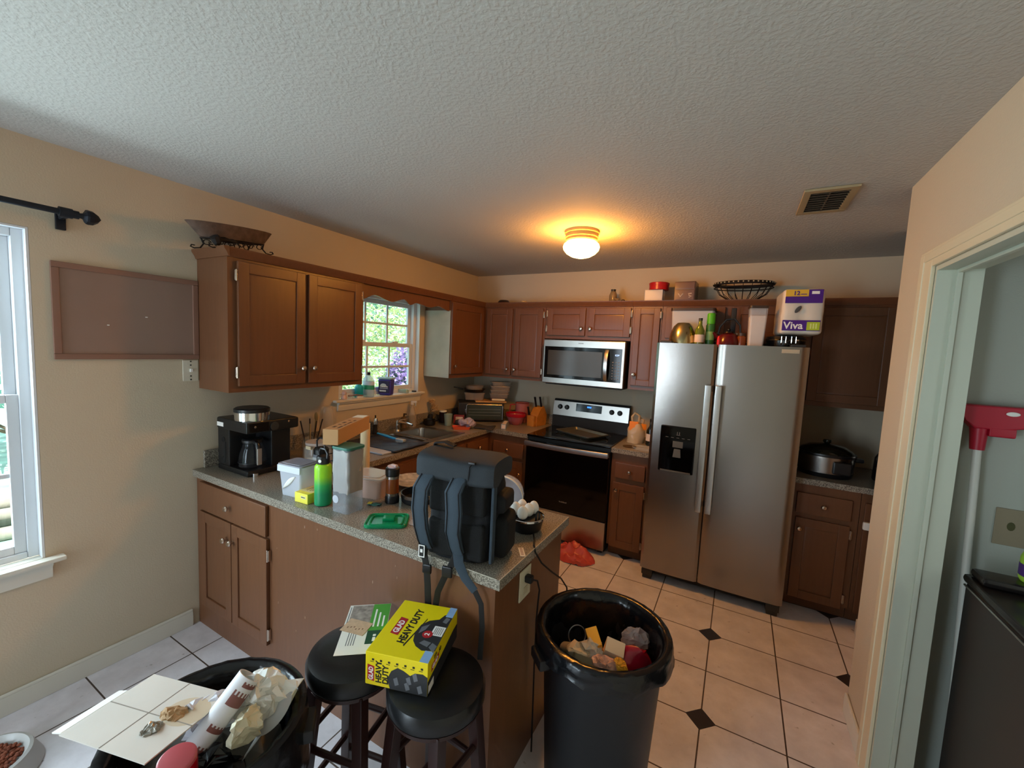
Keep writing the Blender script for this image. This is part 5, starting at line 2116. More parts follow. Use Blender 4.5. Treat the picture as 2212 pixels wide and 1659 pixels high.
m.box(.035, .075, y - .0036, y - .003, .25, .268, b=.001)
m.build('lettering', WHITEINK, bp)
m = MB()
m.text('12', .036, F_ @ T(-.062, .244, .0), .0006, bold=.001)
m.box(-.022, .01, .247, .252, -.0002, .0006, M=frame((0, y - .003, 0), (1, 0, 0), (0, 0, 1)) @ Matrix(((1, 0, 0, 0), (0, 1, 0, 0), (0, 0, 1, 0), (0, 0, 0, 1))))
m.build('lettering', PUR, yb)
m = MB()
for k in range(3):
    m.box(.042 + .014 * k, .050 + .014 * k, .036, .068, .0008, .0014, M=F_)
m.build('lettering', mat('pale_lime_print', 'd6e08a', .4), t)
m = MB()
m.lathe([(.006, 0), (.012, .0), (.006, .001)], n=12, M=F_ @ T(-.028, .155, -.001) @ rz(-.6), sy=2.2)
m.build('sheet_mark', mat('dark_grey_print', '4a4a4a', .4), t)

# ---------------------------------------------------------------- on top of the wall cabinets
WT = UT + .0005
t = thing('planter_stand', 'weathered boat shaped tray on a scrolled dark iron stand on the left cabinet', 'tray stand', (.150, -2.625, WT + .008), (math.radians(7), 0, math.radians(14)))
RUST = mat('weathered_bronze', '604c40', .75, .1, bump=.6, bscale=50, var=.35, vscale=25)
m = MB()
def boat(u, v):
    a = 2 * PI * u
    k = .74 + .26 * v
    return (.085 * k * math.sin(a), .252 * k * math.cos(a), .058 + .070 * v)
m.sheet(boat, 48, 6, wrap=True)
m.quad([boat(i / 48, 0) for i in range(48)][::-1])
def boat2(u, v):
    p = boat(u, .15 + .85 * v)
    return (p[0] * .93, p[1] * .95, p[2] + .001)
m.sheet(boat2, 48, 5, wrap=True)
m.quad([boat2(i / 48, 0) for i in range(48)])
m.build('tray', RUST, t, normals=False)
DI = mat('dark_rusty_iron', '211a17', .7, .3)
m = MB()
for sx_ in (-.055, .055):
    m.tube([(sx_, -.155, .086), (sx_, .155, .086)], .004, n=6)
    for sy_ in (-1, 1):
        m.tube([(sx_, sy_ * .15, .086), (sx_ * 1.1, sy_ * .135, .045), (sx_ * 1.25, sy_ * .15, .012), (sx_ * 1.3, sy_ * .18, .005), (sx_ * 1.3, sy_ * .20, .014), (sx_ * 1.3, sy_ * .193, .028), (sx_ * 1.3, sy_ * .178, .026)], .0045, n=6)
    for i in range(5):
        y0_ = -.12 + i * .06
        pts = []
        for k in range(15):
            g = k / 14 * 2 * PI * 1.1
            r = .024 * (1 - .45 * k / 14)
            pts.append((sx_, y0_ + r * math.cos(g), .056 + r * math.sin(g)))
        m.tube(pts, .003, n=5)
for sy_ in (-.15, .15):
    m.tube([(-.055, sy_, .086), (.055, sy_, .086)], .004, n=6)
for v in m.bm.verts:
    v.co.z *= .66
    v.co.x *= .85
m.build('stand', DI, t)
m = MB()
m.ball((.055, -.15, .045), (.02, .03, .026), 10)
m.ball((.055, -.09, .05), (.012, .06, .012), 10)
m.crumple(.008, 6, 50)
m.build('vine_ornament', DI, t)
t = thing('jar', 'smoky glass jar with dark neck on the cabinet above the microwave', 'jar', (1.595, -.19, WT))
m = MB()
m.lathe([(.031, 0), (.034, .006), (.035, .065), (.025, .092), (.020, .10)], n=24)
m.build('body', mat('smoky_amber_glass', '8a7658', .1, alpha=.85), t)
MB().lathe([(.021, .10), (.022, .118), (1e-5, .119)], n=20).build('lid', mat('dark_grey_plastic', '2c2b2a', .45), t)
t = thing('bottle_stopper', 'small dark stopper lying beside the smoky jar', 'stopper', (1.69, -.20, WT), .2)
m = MB()
m.ball((.0, 0, .014), (.018, .014, .014), 14)
m.build('stopper', mat('dark_brown_lid', '3b2c22', .4), t)
m = MB().lathe([(.02, 0), (.005, .05)], n=16, M=T(-.045, 0, .02) @ Matrix.Rotation(-1.1, 4, 'Y'))
m.build('cone', mat('smoky_amber_glass', '8a7658', .1, alpha=.85), t)
t = thing('storage_tub', 'clear tub of white grain on the cabinet right of the smoky jar', 'tub', (1.955, -.19, WT))
m = MB()
m.box(-.075, .075, -.06, .06, 0, .10, b=.006)
m.build('tub', CLOUDY, t)
m = MB()
m.box(-.07, .07, -.055, .055, .003, .06, b=.01)
m.build('grain', mat('pinkish_white_flour', 'e2cfc0', .8), t)
t = thing('cake_tin', 'round red tin standing on the clear tub above the back cabinets', 'tin', (1.985, -.185, WT + .1005))
m = MB()
m.lathe([(.078, 0), (.08, .003), (.08, .055)], n=36)
m.build('tin', mat('bright_red_tin', 'b01a1e', .3), t)
MB().lathe([(.082, .042), (.083, .058), (.078, .062), (1e-5, .063)], n=36).build('lid', mat('bright_red_tin', 'b01a1e', .3), t)
t = thing('drawer_box', 'stack of two small dark translucent drawers on the back cabinet', 'drawer box', (2.205, -.19, WT), -.06)
DRW = mat('brown_translucent_drawer', '5c4238', .25)
m = MB()
m.box(-.08, .08, -.07, .08, 0, .158, b=.004)
m.build('case', DRW, t)
for z0, z1 in ((.008, .088), (.096, .15)):
    m = MB().box(-.074, .074, -.076, -.069, z0, z1, b=.003)
    m.build('drawer', mat('violet_brown_drawer', '6a4f4a', .2), t)
m = MB()
m.tube([(-.045, -.0775, .06), (-.03, -.0775, .035), (-.01, -.0775, .06)], .004, n=6)
m.tube([(.055, -.0775, .06), (.03, -.0775, .058), (.035, -.0775, .045), (.055, -.0775, .038), (.035, -.0775, .028)], .004, n=6)
m.build('scrawl', mat('cream_print', 'e0cdbf', .6), t)
t = thing('wire_fruit_basket', 'wide black wire basket with a beaded rim on the back cabinet', 'basket', (2.615, -.165, WT))
m = MB()
R0, R1 = .09, .205
SY = .66
pts = [(R1 * math.cos(a * PI / 24), R1 * SY * math.sin(a * PI / 24), .135) for a in range(48)]
m.tube(pts, .012, n=8, closed=True, flat=1.1)
pts = [(R1 * math.cos(a * PI / 24), R1 * SY * math.sin(a * PI / 24), .105) for a in range(48)]
m.tube(pts, .004, n=6, closed=True)
pts = [(R0 * math.cos(a * PI / 24), R0 * SY * math.sin(a * PI / 24), .005) for a in range(48)]
m.tube(pts, .004, n=6, closed=True)
for i in range(20):
    a = i * PI / 10
    m.tube([(R0 * math.cos(a), R0 * SY * math.sin(a), .004), (R1 * .8 * math.cos(a), R1 * SY * .8 * math.sin(a), .055), (R1 * math.cos(a), R1 * SY * math.sin(a), .13)], .0026, n=5)
m.build('frame', DI, t)
m = MB()
for i in range(40):
    a = i * PI / 20
    m.ball(((R1 + .010) * math.cos(a), (R1 * SY + .010) * math.sin(a), .138), .0062, 8)
o_ = m.build('beads', mat('pale_bead', 'b8a888', .5), t)
t = thing('dish', 'dark round dish lying on the back cabinet near the corner', 'dish', (.46, -.19, WT))
MB().lathe([(.03, 0), (.05, .006), (.062, .018), (.045, .036), (1e-5, .042)], n=28).build('dish', mat('dark_brown_lid', '3b2c22', .4), t)
t = thing('trinket', 'small pale lid on the back cabinet near the corner', 'lid', (.70, -.21, WT))
MB().lathe([(.03, 0), (.03, .022), (.026, .026), (1e-5, .027)], n=20).build('lid', mat('pale_gold_lid', 'c9b48a', .4), t)

# ---------------------------------------------------------------- on the kitchen window sill
SZ = W2[2] + .0205
t = thing('soap_bottle', 'clear dish soap bottle with green label and black cap on the window sill', 'bottle', (.0, -1.535, SZ), .25)
m = MB()
m.lathe([(.048, 0), (.052, .006), (.053, .11), (.045, .15), (.022, .172), (.014, .178)], n=24, sy=.5)
m.build('body', mat('pale_aqua_clear_plastic', 'c3dde6', .12, alpha=.55), t)
m = MB()
m.lathe([(.0535, .06), (.0537, .095)], n=24, sy=.5, cap0=False, cap1=False)
m.build('green_label', mat('leaf_green_label', '2f9a6a', .45), t)
m = MB()
m.lathe([(.0538, .096), (.0538, .125)], n=24, sy=.5, cap0=False, cap1=False)
m.build('label', mat('white_grey_label', 'cfd6de', .45), t)
MB().lathe([(.013, .178), (.014, .20), (1e-5, .201)], n=16).build('cap', BLACKP, t)
t = thing('soap_bottle', 'turquoise bottle behind the black capped soap on the window sill', 'bottle', (-.022, -1.612, SZ))
m = MB().lathe([(.03, 0), (.033, .005), (.033, .085), (.02, .10)], n=20)
m.build('body', mat('turquoise_clear_plastic', '17b4c6', .15, alpha=.85), t)
MB().lathe([(.019, .10), (.019, .12), (1e-5, .121)], n=16).build('cap', mat('turquoise_clear_plastic', '17b4c6', .15, alpha=.85), t)
t = thing('detergent_tub', 'violet dishwasher detergent tub with a pale lid on the window sill', 'tub', (.006, -1.345, SZ), .35)
m = MB()
m.frustum((-.052, .052, -.036, .036), (-.060, .060, -.042, .042), 0, .135, .012, seg=3)
m.build('tub', mat('violet_tub_plastic', '4a42a8', .3, alpha=.94), t)
m = MB()
m.box(-.064, .064, -.046, .046, .135, .152, b=.007)
m.build('lid', mat('pale_blue_lid', '9fb6c4', .3), t)
Fm = frame((.0, -.0435, 0), (1, 0, 0), (0, -.04, 1))
for nm_, F in (('front', Fm),):
    m = MB().box(-.048, .048, .022, .124, 0, .0012, M=F)
    lb = m.build('label', mat('dusk_violet_label', '2e2450', .4), t)
    m = MB()
    m.lathe([(.026, .0013), (.025, .0016), (1e-5, .0016)], n=24, M=F @ T(-.004, .086, 0), sy=.6)
    m.box(-.036, .036, .058, .063, .0013, .0016, M=F)
    m.box(-.04, .02, .032, .046, .0013, .0016, M=F)
    m.build('print', mat('white_grey_label', 'cfd6de', .45), lb)
    m = MB().text('Cascade', .021, F @ T(0, .070, .0016), .0003, align='CENTER', bold=.0006)
    m.build('lettering', WHITEINK, lb)
t = thing('soap_dish', 'pale green sponge in a clear holder on the window sill', 'sponge holder', (.0, -1.125, SZ), .1)
m = MB()
rbox_bin(m, .10, .055, .035, .1, .012)
m.build('holder', CLEAR, t)
MB().box(-.042, .042, -.02, .02, .004, .03, b=.006).build('sponge', mat('green_sponge', '8fb488', .9), t)
t = thing('figurine', 'small pale pink ornament at the left end of the window sill', 'ornament', (.005, -1.775, SZ))
m = MB()
m.lathe([(.022, 0), (.024, .006), (.016, .03)], n=18)
m.ball((0, 0, .045), (.022, .018, .02), 14)
m.build('figure', mat('pale_pink_ceramic', 'd9b9ae', .35), t)
t = thing('scrub_brush', 'brown and white brush lying on the window sill beside the ornament', 'brush', (.012, -1.672, SZ), 1.25)
m = MB()
m.strap([(-.055, 0, .020), (0, 0, .026), (.055, 0, .018)], .024, .010, (0, 1, 0))
m.build('handle', mat('grey_brown_wood', '84685a', .6), t)
MB().box(.01, .06, -.012, .012, .0, .014, b=.003).build('bristles', WHITEP, t)
t = thing('dish', 'flat clear dish lying on the window sill before the soap', 'dish', (-.022, -1.715, SZ))
MB().lathe([(.04, 0), (.05, .012), (.047, .012), (.038, .003), (1e-5, .003)], n=24, sx=.6).build('dish', CLEAR, t)
t = thing('clip', 'small black clip at the right end of the window sill', 'clip', (.0, -.99, SZ), .4)
MB().box(-.02, .02, -.008, .008, 0, .012, b=.003).build('clip', BLACKP, t)
# ---------------------------------------------------------------- bar stools
DARKW = mat('dark_mahogany_wood', '2c1512', .35, bump=.1, bscale=40)
VINYL = mat('black_vinyl', '121315', .32, bump=.08, bscale=200)
SH, SR = .65, .1525
t = thing('bar_stool', 'round black bar stool on the left, holding the green and white flyer', 'bar stool', (1.588, -3.004, 0), math.radians(12), 'bar stools at the peninsula')
m = MB()
m.lathe([(SR - .03, SH - .075), (SR - .008, SH - .070), (SR, SH - .055), (SR, SH - .028), (SR - .008, SH - .012), (SR - .03, SH - .003), (SR - .07, SH), (1e-5, SH)], n=48)
m.build('seat', VINYL, t)
m = MB()
m.lathe([(SR - .035, SH - .085), (SR - .012, SH - .085), (SR - .012, SH - .070), (SR - .035, SH - .070)], n=48, cap0=False, cap1=False)
m.lathe([(SR - .013, SH - .066), (SR - .003, SH - .064)], n=48, cap0=False, cap1=False)
m.build('seat_ring', DARKW, t)


def leg_at(k, z):
    a = PI / 4 + k * PI / 2
    r = .118 + (.575 - z) / .575 * .056
    return Vector((r * math.cos(a), r * math.sin(a), z))


for k in range(4):
    m = MB()
    p0, p1 = leg_at(k, 0.001), leg_at(k, .575)
    a = PI / 4 + k * PI / 2
    for q in (0,):
        w0, w1 = .017, .019
        c, s_ = math.cos(a), math.sin(a)
        V = []
        for p, w in ((p0, w0), (p1, w1)):
            for dx, dy in ((-w, -w), (w, -w), (w, w), (-w, w)):
                V.append((p.x + dx, p.y + dy, p.z))
        m._put(V, [(0, 1, 2, 3), (7, 6, 5, 4), (0, 4, 5, 1), (1, 5, 6, 2), (2, 6, 7, 3), (3, 7, 4, 0)])
    bmesh.ops.bevel(m.bm, geom=m.bm.edges[:], offset=.003, segments=2, profile=.5, affect='EDGES')
    m.build('leg', DARKW, t)
for k in range(4):
    for z in ((.40, .19) if k % 2 else (.34, .13)):
        a, b = leg_at(k, z), leg_at((k + 1) % 4, z)
        m = MB().cyl(a, b, .0105, n=10)
        m.build('stretcher', DARKW, t)
stool2 = dup(t, 'round black bar stool on the right, beside the peninsula end, under the yellow box', (1.9, -2.955, 0), math.radians(-4))

# ---------------------------------------------------------------- yellow bin bag carton
t = thing('trash_bag_box', 'yellow carton of black heavy duty trash bags lying across the two stools', 'carton', (1.793, -2.940, SH + .001), math.radians(17.5))
YEL = mat('yellow_carton', 'efd90f', .38)
BW, BL, BHh = .20, .262, .105
m = MB().box(-BW / 2, BW / 2, -BL / 2, BL / 2, 0, BHh, b=.003)
m.build('carton', YEL, t)
BLU = mat('sky_blue_print', '8fb4e0', .4)
REDP = mat('red_print', 'b3242c', .4)
GRY = mat('charcoal_print', '2c2d30', .45)
GRY2 = mat('mid_grey_print', '6b6e74', .45)
FT_ = frame((0, 0, BHh), (0, 1, 0), (-1, 0, 0))        # top: u runs away from the camera, v to the left
FN_ = frame((0, -BL / 2, 0), (0, 0, 1), (-1, 0, 0))    # near end: u runs up, v to the left
FR_ = frame((BW / 2, 0, 0), (0, 1, 0), (0, 0, 1))      # right side


def blob(m, F, pts, z):
    m.prism(pts, z, z + .0004, M=F)


m = MB()
m.text('HEAVY DUTY', .034, FT_ @ T(-.075, .006, .0003), .0003, sx=.80, bold=.0012, shear=.12)
m.prism([(-.075, .0), (.06, -.022), (.065, -.020), (-.07, .004)], .0001, .0004, M=FT_ @ T(-.01, .0, 0))
m.text('HEAVY', .026, FN_ @ T(.012, .047, .0003), .0003, sx=.85, bold=.0008)
m.text('DUTY', .026, FN_ @ T(.012, .025, .0003), .0003, sx=.85, bold=.0008)
for k in range(7):
    x = .078 - k * .026
    m.box(-.003, .003, -.003, .004, .0001, .0005, M=FN_ @ T(.083, x - .004, 0))
    m.box(-.0008, .0008, -.006, .006, .0001, .0004, M=FN_ @ T(.076, x, 0))
m.text('50', .018, FR_ @ T(-.045, .075, .0003), .0003, bold=.0006)
m.box(-.085, -.06, .084, .088, .0001, .0005, M=FR_)
m.box(-.085, -.065, .091, .095, .0001, .0005, M=FR_)
m.build('lettering', INK, t)
m = MB()
blob(m, FT_, [(-.045, .040), (.035, .040), (.040, .068), (-.040, .068)], .0002)
blob(m, FN_, [(.014, .070), (.062, .070), (.066, .092), (.018, .092)], .0002)
blob(m, FR_, [(-.105, .058), (-.045, .058), (-.042, .078), (-.102, .078)], .0002)
gl = m.build('logo_plate', REDP, t)
m = MB()
m.text('GLAD', .027, FT_ @ T(-.035, .045, .0008), .0003, sx=.82, bold=.0008)
m.text('GLAD', .020, FN_ @ T(.018, .074, .0008), .0003, sx=.78, bold=.0006)
m.text('GLAD', .018, FR_ @ T(-.098, .062, .0008), .0003, sx=.95, bold=.0006)
m.build('logo_lettering', WHITEINK, gl)
m = MB()
blob(m, FT_, [(-.08, -.100), (-.088, -.06), (-.075, -.035), (-.055, -.018), (-.02, -.008), (.02, -.012), (.045, -.03), (.06, -.06), (.085, -.07), (.10, -.1), (.05, -.0995), (0, -.0995)], .0001)
blob(m, FN_, [(.001, -.0995), (.060, -.0995), (.068, -.085), (.066, -.06), (.055, -.045), (.066, -.025), (.072, -.005), (.058, .015), (.03, .028), (.001, .018)], .0001)
blob(m, FR_, [(-.13, .001), (.13, .001), (.13, .052), (.09, .056), (-.02, .05), (-.13, .046)], .0001)
bag = m.build('bag_picture', GRY, t)
m = MB()
blob(m, FT_, [(-.07, -.07), (-.06, -.04), (-.045, -.05), (-.05, -.075)], .0005)
blob(m, FT_, [(-.02, -.02), (.01, -.018), (.03, -.04), (.0, -.035)], .0005)
blob(m, FT_, [(.05, -.075), (.075, -.08), (.07, -.095), (.045, -.09)], .0005)
blob(m, FT_, [(-.09, -.098), (-.07, -.075), (-.05, -.08), (-.06, -.0985)], .0005)
for a in ((.01, -.085), (.03, -.05), (.02, -.01), (.045, -.07), (.012, -.045)):
    blob(m, FN_, [(a[0], a[1]), (a[0] + .022, a[1] + .006), (a[0] + .015, a[1] + .018), (a[0] - .006, a[1] + .012)], .0005)
m.build('bag_highlight', GRY2, bag)
m = MB()
blob(m, FT_, [(-.131, -.0995), (-.085, -.0995), (-.085, -.072), (-.131, -.072)], .0003)
blob(m, FT_, [(.078, -.0995), (.13, -.0995), (.13, -.075), (.078, -.075)], .0006)
m.build('blue_strip', BLU, t)
m = MB()
m.prism([(.017 * math.cos(k * PI / 6), .017 * math.sin(k * PI / 6)) for k in range(12)], .0008, .0014, M=FT_ @ T(-.018, -.050, 0))
rb = m.build('red_burst', REDP, t)
MB().text('2', .022, FT_ @ T(-.024, -.056, .0016), .0003, bold=.0006).build('lettering', WHITEINK, rb)
m = MB()
m.box(-.022, .022, -.019, .019, .0008, .0012, M=FT_ @ T(.004, -.078, 0))
m.box(-.02, .02, -.012, .012, .0006, .001, M=FR_ @ T(-.105, .018, 0))
m.build('white_panel', WHITEINK, t)
m = MB()
for k in range(5):
    m.box(-.018, .016, -.0008, .0008, .0014, .0017, M=FT_ @ T(.004, -.066 - k * .006, 0))
m.build('fine_print', GRY2, t)

# ---------------------------------------------------------------- flyer and card on the left stool
t = thing('flyer', 'green and white printed flyer lying on the left stool', 'flyer', (1.543, -2.922, SH + .0008), math.radians(38.4))
FW, FL = .0765, .1325
m = MB().box(-FW, FW, -FL, FL, 0, .0008)
m.build('sheet', PAPER, t)
m = MB()
m.box(.012, FW - .001, -.02, FL - .001, .0008, .0011)
m.build('green_panel', mat('leaf_green_print', '4f9f3d', .45), t)
m = MB()
m.box(.012, FW - .001, -FL + .045, -.02, .0008, .0011)
m.build('dark_panel', mat('bottle_green_print', '1f4a36', .45), t)
m = MB()
m.box(-FW + .012, .012, .02, FL - .004, .0008, .0010)
ph = m.build('picture', mat('faded_photo_print', '9a9088', .5, var=.5, vscale=45), t)
m = MB()
for k in range(3):
    m.box(.024 + .016 * k, .030 + .016 * k, .0, .10 - .02 * k, .0011, .0013)
m.box(.034, .044, -.075, -.055, .0011, .0013)
m.box(.034, .044, -.050, -.040, .0011, .0013)
m.build('white_lines', WHITEINK, t)
m = MB()
for k in range(4):
    m.box(-.05 + .008 * k, -.0475 + .008 * k, -.09, -.02, .0008, .0010)
m.box(-FW + .005, -FW + .008, .0, .12, .0008, .0010)
m.build('text_lines', GRY2, t)
t = thing('card', 'small tan printed card lying on top of the flyer', 'card', (1.517, -2.938, SH + .0024), math.radians(14))
MB().box(-.046, .046, -.034, .034, 0, .0008).build('sheet', mat('tan_card', 'c9a98c', .6, var=.12, vscale=60), t)
m = MB()
for k in range(6):
    m.box(-.03 + .011 * k, -.026 + .011 * k, -.015 + .004 * (k % 3), -.008 + .004 * (k % 3), .0008, .001)
m.build('print', mat('brown_print', '7a5a44', .6), t)

# ---------------------------------------------------------------- bins
def trash_can(label, x, y, r, h, rb):
    t = thing('trash_can', label, 'trash can', (x, y, 0))
    m = MB()
    m.lathe([(rb - .02, .001), (rb, .012), (r - .018, h - .05), (r - .004, h - .045), (r, h - .02), (r - .002, h), (r - .014, h), (r - .026, h - .05), (rb - .012, .03), (1e-5, .028)], n=56)
    m.build('body', mat('black_bin_plastic', '15161a', .42, bump=.08, bscale=90), t)
    for s_ in (-1, 1):
        m = MB().box(-.045, .045, -.012, .03, -.02, .02, b=.008, M=rz(2.4 + (PI if s_ > 0 else 0)) @ T(0, r + .004, h - .065))
        m.build('handle', mat('black_bin_plastic', '15161a', .42), t)
    return t


def liner(label, x, y, r, h, drop, seed, inner=.30):
    t = thing('trash_bag', label, 'trash bag', (x, y, 0))
    from mathutils import noise
    prof = []
    K = 22

    def fn(u, v):
        a = 2 * PI * u
        w = noise.noise(Vector((math.cos(a) * 2.2, math.sin(a) * 2.2, v * 5 + seed)))
        w2 = noise.noise(Vector((math.cos(a) * 9, math.sin(a) * 9, v * 9 + seed)))
        if v < .30:       # outside skirt, bottom to rim
            q = v / .30
            d = drop * (1 + .35 * noise.noise(Vector((math.cos(a) * 3, math.sin(a) * 3, seed + 9))))
            return ((r + .010 + .010 * (1 - q) * (w + .6) + .004 * w2) * math.cos(a), (r + .010 + .010 * (1 - q) * (w + .6) + .004 * w2) * math.sin(a), h - d * (1 - q) + .004)
        if v < .42:       # over the rim
            q = (v - .30) / .12
            g = PI * q
            return ((r - .006 + .016 * math.cos(g)) * math.cos(a), (r - .006 + .016 * math.cos(g)) * math.sin(a), h + .006 + .008 * math.sin(g) + .003 * w2)
        q = (v - .42) / .58
        rr = r - .030 - .010 * q + .010 * w + .006 * w2
        return (rr * math.cos(a), rr * math.sin(a), h - inner * q)
    m = MB()
    m.sheet(fn, 90, 26, wrap=True)
    m.quad([fn(i / 30, 1) for i in range(30)])
    m.build('liner', BAGB, t, sharp=60, normals=False)
    m = MB()
    a = 2.75
    p = Vector((r * math.cos(a), r * math.sin(a), h - drop * .7))
    for k in range(4):
        d = Vector((math.cos(a + .5 * k - .7), math.sin(a + .5 * k - .7), -.3 + .2 * k)) * .035
        m.tube([p, p + d * .6, p + d + Vector((0, 0, -.02))], [.014, .012, .006], n=8)
    m.ball(p, .018, 10)
    m.crumple(.006, seed, 60)
    m.build('tied_corner', BAGB, t)
    return t


C1 = (2.280, -2.455, .236, .652)
trash_can('tall black trash can at the peninsula end, in the kitchen entry', *C1, .185)
liner('black liner bag in the tall trash can at the peninsula end', C1[0], C1[1], C1[2], C1[3], .055, 3)


def rub(name, label, cat, loc, rot, mb, material, grp='rubbish in the trash can at the peninsula end', flat=False, solid=0):
    o = mb.build(name, material, flat=flat, solid=solid)
    o.location = loc
    o.rotation_euler = rot
    return tag(o, label, cat, grp)


def crumpled(r, seed, amp=.3, n=20):
    n = min(n, 22)
    m = MB().ball((0, 0, 0), r, n)
    q = min(r)
    m.crumple(q * amp * 1.3, seed, .9 / q)
    m.crumple(q * amp * .8, seed + 3, 2.4 / q)
    return m


cz = .50
rub('food_carton', 'bright yellow carton sticking up at the back of the rubbish', 'carton', (2.245, -2.425, cz + .06), (.5, -.3, .55), MB().box(-.022, .022, -.035, .035, -.055, .055, b=.002), mat('amber_yellow_card', 'f2b035', .5))
rub('milk_carton', 'white card carton between the yellow carton and the red bag', 'carton', (2.315, -2.425, cz + .04), (.3, .2, .2), MB().box(-.035, .035, -.03, .03, -.05, .05, b=.003), mat('off_white_card', 'cfc6b0', .6))
rub('produce_bag', 'crimson red bag lying at the right of the rubbish', 'bag', (2.395, -2.395, cz + .02), (.1, .3, .4), crumpled((.068, .055, .065), 5, .25, 24), mat('crimson_film', '9c1027', .2))
rub('plastic_bag', 'clear crinkled bag rising behind the crimson bag', 'bag', (2.375, -2.325, cz + .055), (.2, .1, .4), crumpled((.055, .03, .065), 8, .45, 22), mat('clear_crinkled_film', 'c9b9b4', .15, alpha=.45), flat=True)
rub('snack_wrapper', 'white wrapper with red print in the middle of the rubbish', 'wrapper', (2.31, -2.515, cz + .06), (.6, .3, .5), crumpled((.05, .035, .02), 2, .35), mat('red_white_wrapper', 'c99a88', .4, var=.5, vscale=40), flat=True)
rub('paper_wad', 'beige crumpled paper at the left of the rubbish', 'paper', (2.215, -2.515, cz + .05), (.3, .5, .5), crumpled((.05, .04, .045), 7, .4), mat('beige_paper', 'cdbb9c', .7), flat=True)
rub('paper_wad', 'grey white crumpled paper beside the yellow carton', 'paper', (2.25, -2.475, cz + .06), (.9, .5, .5), crumpled((.045, .04, .04), 12, .45), mat('grey_white_paper', 'bdb5a6', .7), flat=True)
rub('cardboard_flap', 'folded olive brown card at the front of the rubbish', 'cardboard', (2.245, -2.56, cz + .06), (1.0, .2, .3), MB().box(-.04, .04, -.03, .03, -.003, .003).box(-.04, -.034, -.03, .03, -.03, .003), mat('olive_brown_card', '8d7b5c', .7))
rub('paper_tray', 'pinkish white tray with a dark print at the very front of the rubbish', 'tray', (2.33, -2.585, cz + .05), (.7, .1, .4), MB().box(-.055, .055, -.03, .03, -.003, .004, b=.002).box(-.02, .035, -.02, .012, .004, .0055), mat('rosy_white_card', 'c9b0a4', .6))
rub('plastic_tub', 'clear yogurt cup lying at the far left of the rubbish', 'cup', (2.165, -2.475, cz + .03), (1.1, .3, .9), MB().lathe([(.025, -.035), (.03, .03), (.033, .033)], n=20), mat('beige_clear_plastic', 'b8a992', .2, alpha=.8))
rub('jar_ring', 'thin steel ring standing at the back left of the rubbish', 'ring', (2.165, -2.40, cz + .045), (1.2, .3, .6), MB().tube([(.036 * math.cos(a * PI / 14), .036 * math.sin(a * PI / 14), 0) for a in range(28)], .0025, n=6, closed=True), mat('dull_metal', '8d8f90', .4, .9))
rub('snack_wrapper', 'small orange scrap in front of the white carton', 'wrapper', (2.36, -2.48, cz + .055), (.5, .6, .5), crumpled((.03, .025, .012), 4, .4), mat('amber_yellow_card', 'f2b035', .5), flat=True)
rub('paper_wad', 'brownish paper pile filling the bottom of the rubbish', 'paper', (2.275, -2.46, cz - .09), (0, 0, 0), crumpled((.17, .16, .10), 15, .22, 28), mat('brownish_paper', '8a7a66', .8), flat=True)

C2 = (1.490, -3.395, .222, .64)
trash_can('short black trash can in the left foreground, overflowing with card', *C2, .175)
liner('black liner bag in the overflowing trash can in the left foreground', C2[0], C2[1], C2[2], C2[3], .16, 21)
G2 = 'rubbish in the overflowing trash can'
# big white card tray folded open
t = thing('cardboard_tray', 'large unfolded white cardboard box hanging over the left bin rim', 'cardboard', (1.398, -3.490, .700), (math.radians(-3), math.radians(-3), math.radians(14)), G2)
WC = mat('greyish_white_card', 'cdc6bd', .65, var=.05, vscale=6)
m = MB()
m.box(-.14, .14, -.105, .105, 0, .003)
m.build('panel', WC, t)
m = MB()
m.box(-.175, -.142, -.10, .04, .0, .003, M=T(-.14, 0, 0) @ Matrix.Rotation(math.radians(-12), 4, 'Y') @ T(.14, 0, 0))
m.build('flap', WHITEP, t)
m = MB()
m.box(-.14, .14, -.0012, .0012, .0025, .0036)
m.box(-.006, -.0036, -.105, .105, .0025, .0036)
m.build('crease', mat('grey_card_crease', '8f867c', .8), t)
m = MB()
m.lathe([(.045, .0031), (.04, .0034), (1e-5, .0034)], (.085, .03, 0), n=22, sx=1.3)
m.build('grease_stain', mat('tan_stain', 'c4b298', .6), t)
t = thing('canister', 'shiny red rounded canister at the front of the overflowing bin', 'canister', (1.600, -3.515, .600), (math.radians(4), math.radians(6), .3), G2)
m = MB().lathe([(.034, -.08), (.038, -.075), (.038, .112), (.036, .119)], n=32)
m.build('body', mat('shiny_red_foil', 'c00f24', .18, .35), t)
MB().lathe([(.0365, .119), (.0365, .127), (.032, .130), (1e-5, .1305)], n=32).build('lid', mat('rosy_lid', 'b5545c', .3), t)
ax = Vector((.018, .094, .095)).to_track_quat('Z', 'Y').to_euler()
t = thing('cardboard_tube', 'white printed tube with brown pictures lying in the middle of the overflowing bin', 'tube', (1.536, -3.392, .690), tuple(ax), G2)
m = MB().lathe([(.030, -.105), (.030, .095), (.026, .095), (.026, .06)], n=28, cap1=False)
m.build('tube', mat('white_print_paper', 'd8d6da', .45), t)
m = MB()
for z, a0, h in ((.03, -.2, .035), (.075, .1, .012), (-.03, -.1, .016), (-.08, .2, .02)):
    for k in range(9):
        a = a0 + k * .17 + 2.4
        b = a + .17
        z1 = h * (1 - .3 * (k % 2))
        m.quad([(.0304 * math.cos(q), .0304 * math.sin(q), z + dz) for q, dz in ((a, 0), (b, 0), (b, z1), (a, z1))])
m.build('print', mat('brown_rose_print', '7a4a44', .5), t)
FILM = mat('white_crinkled_film', 'e2e2de', .25)
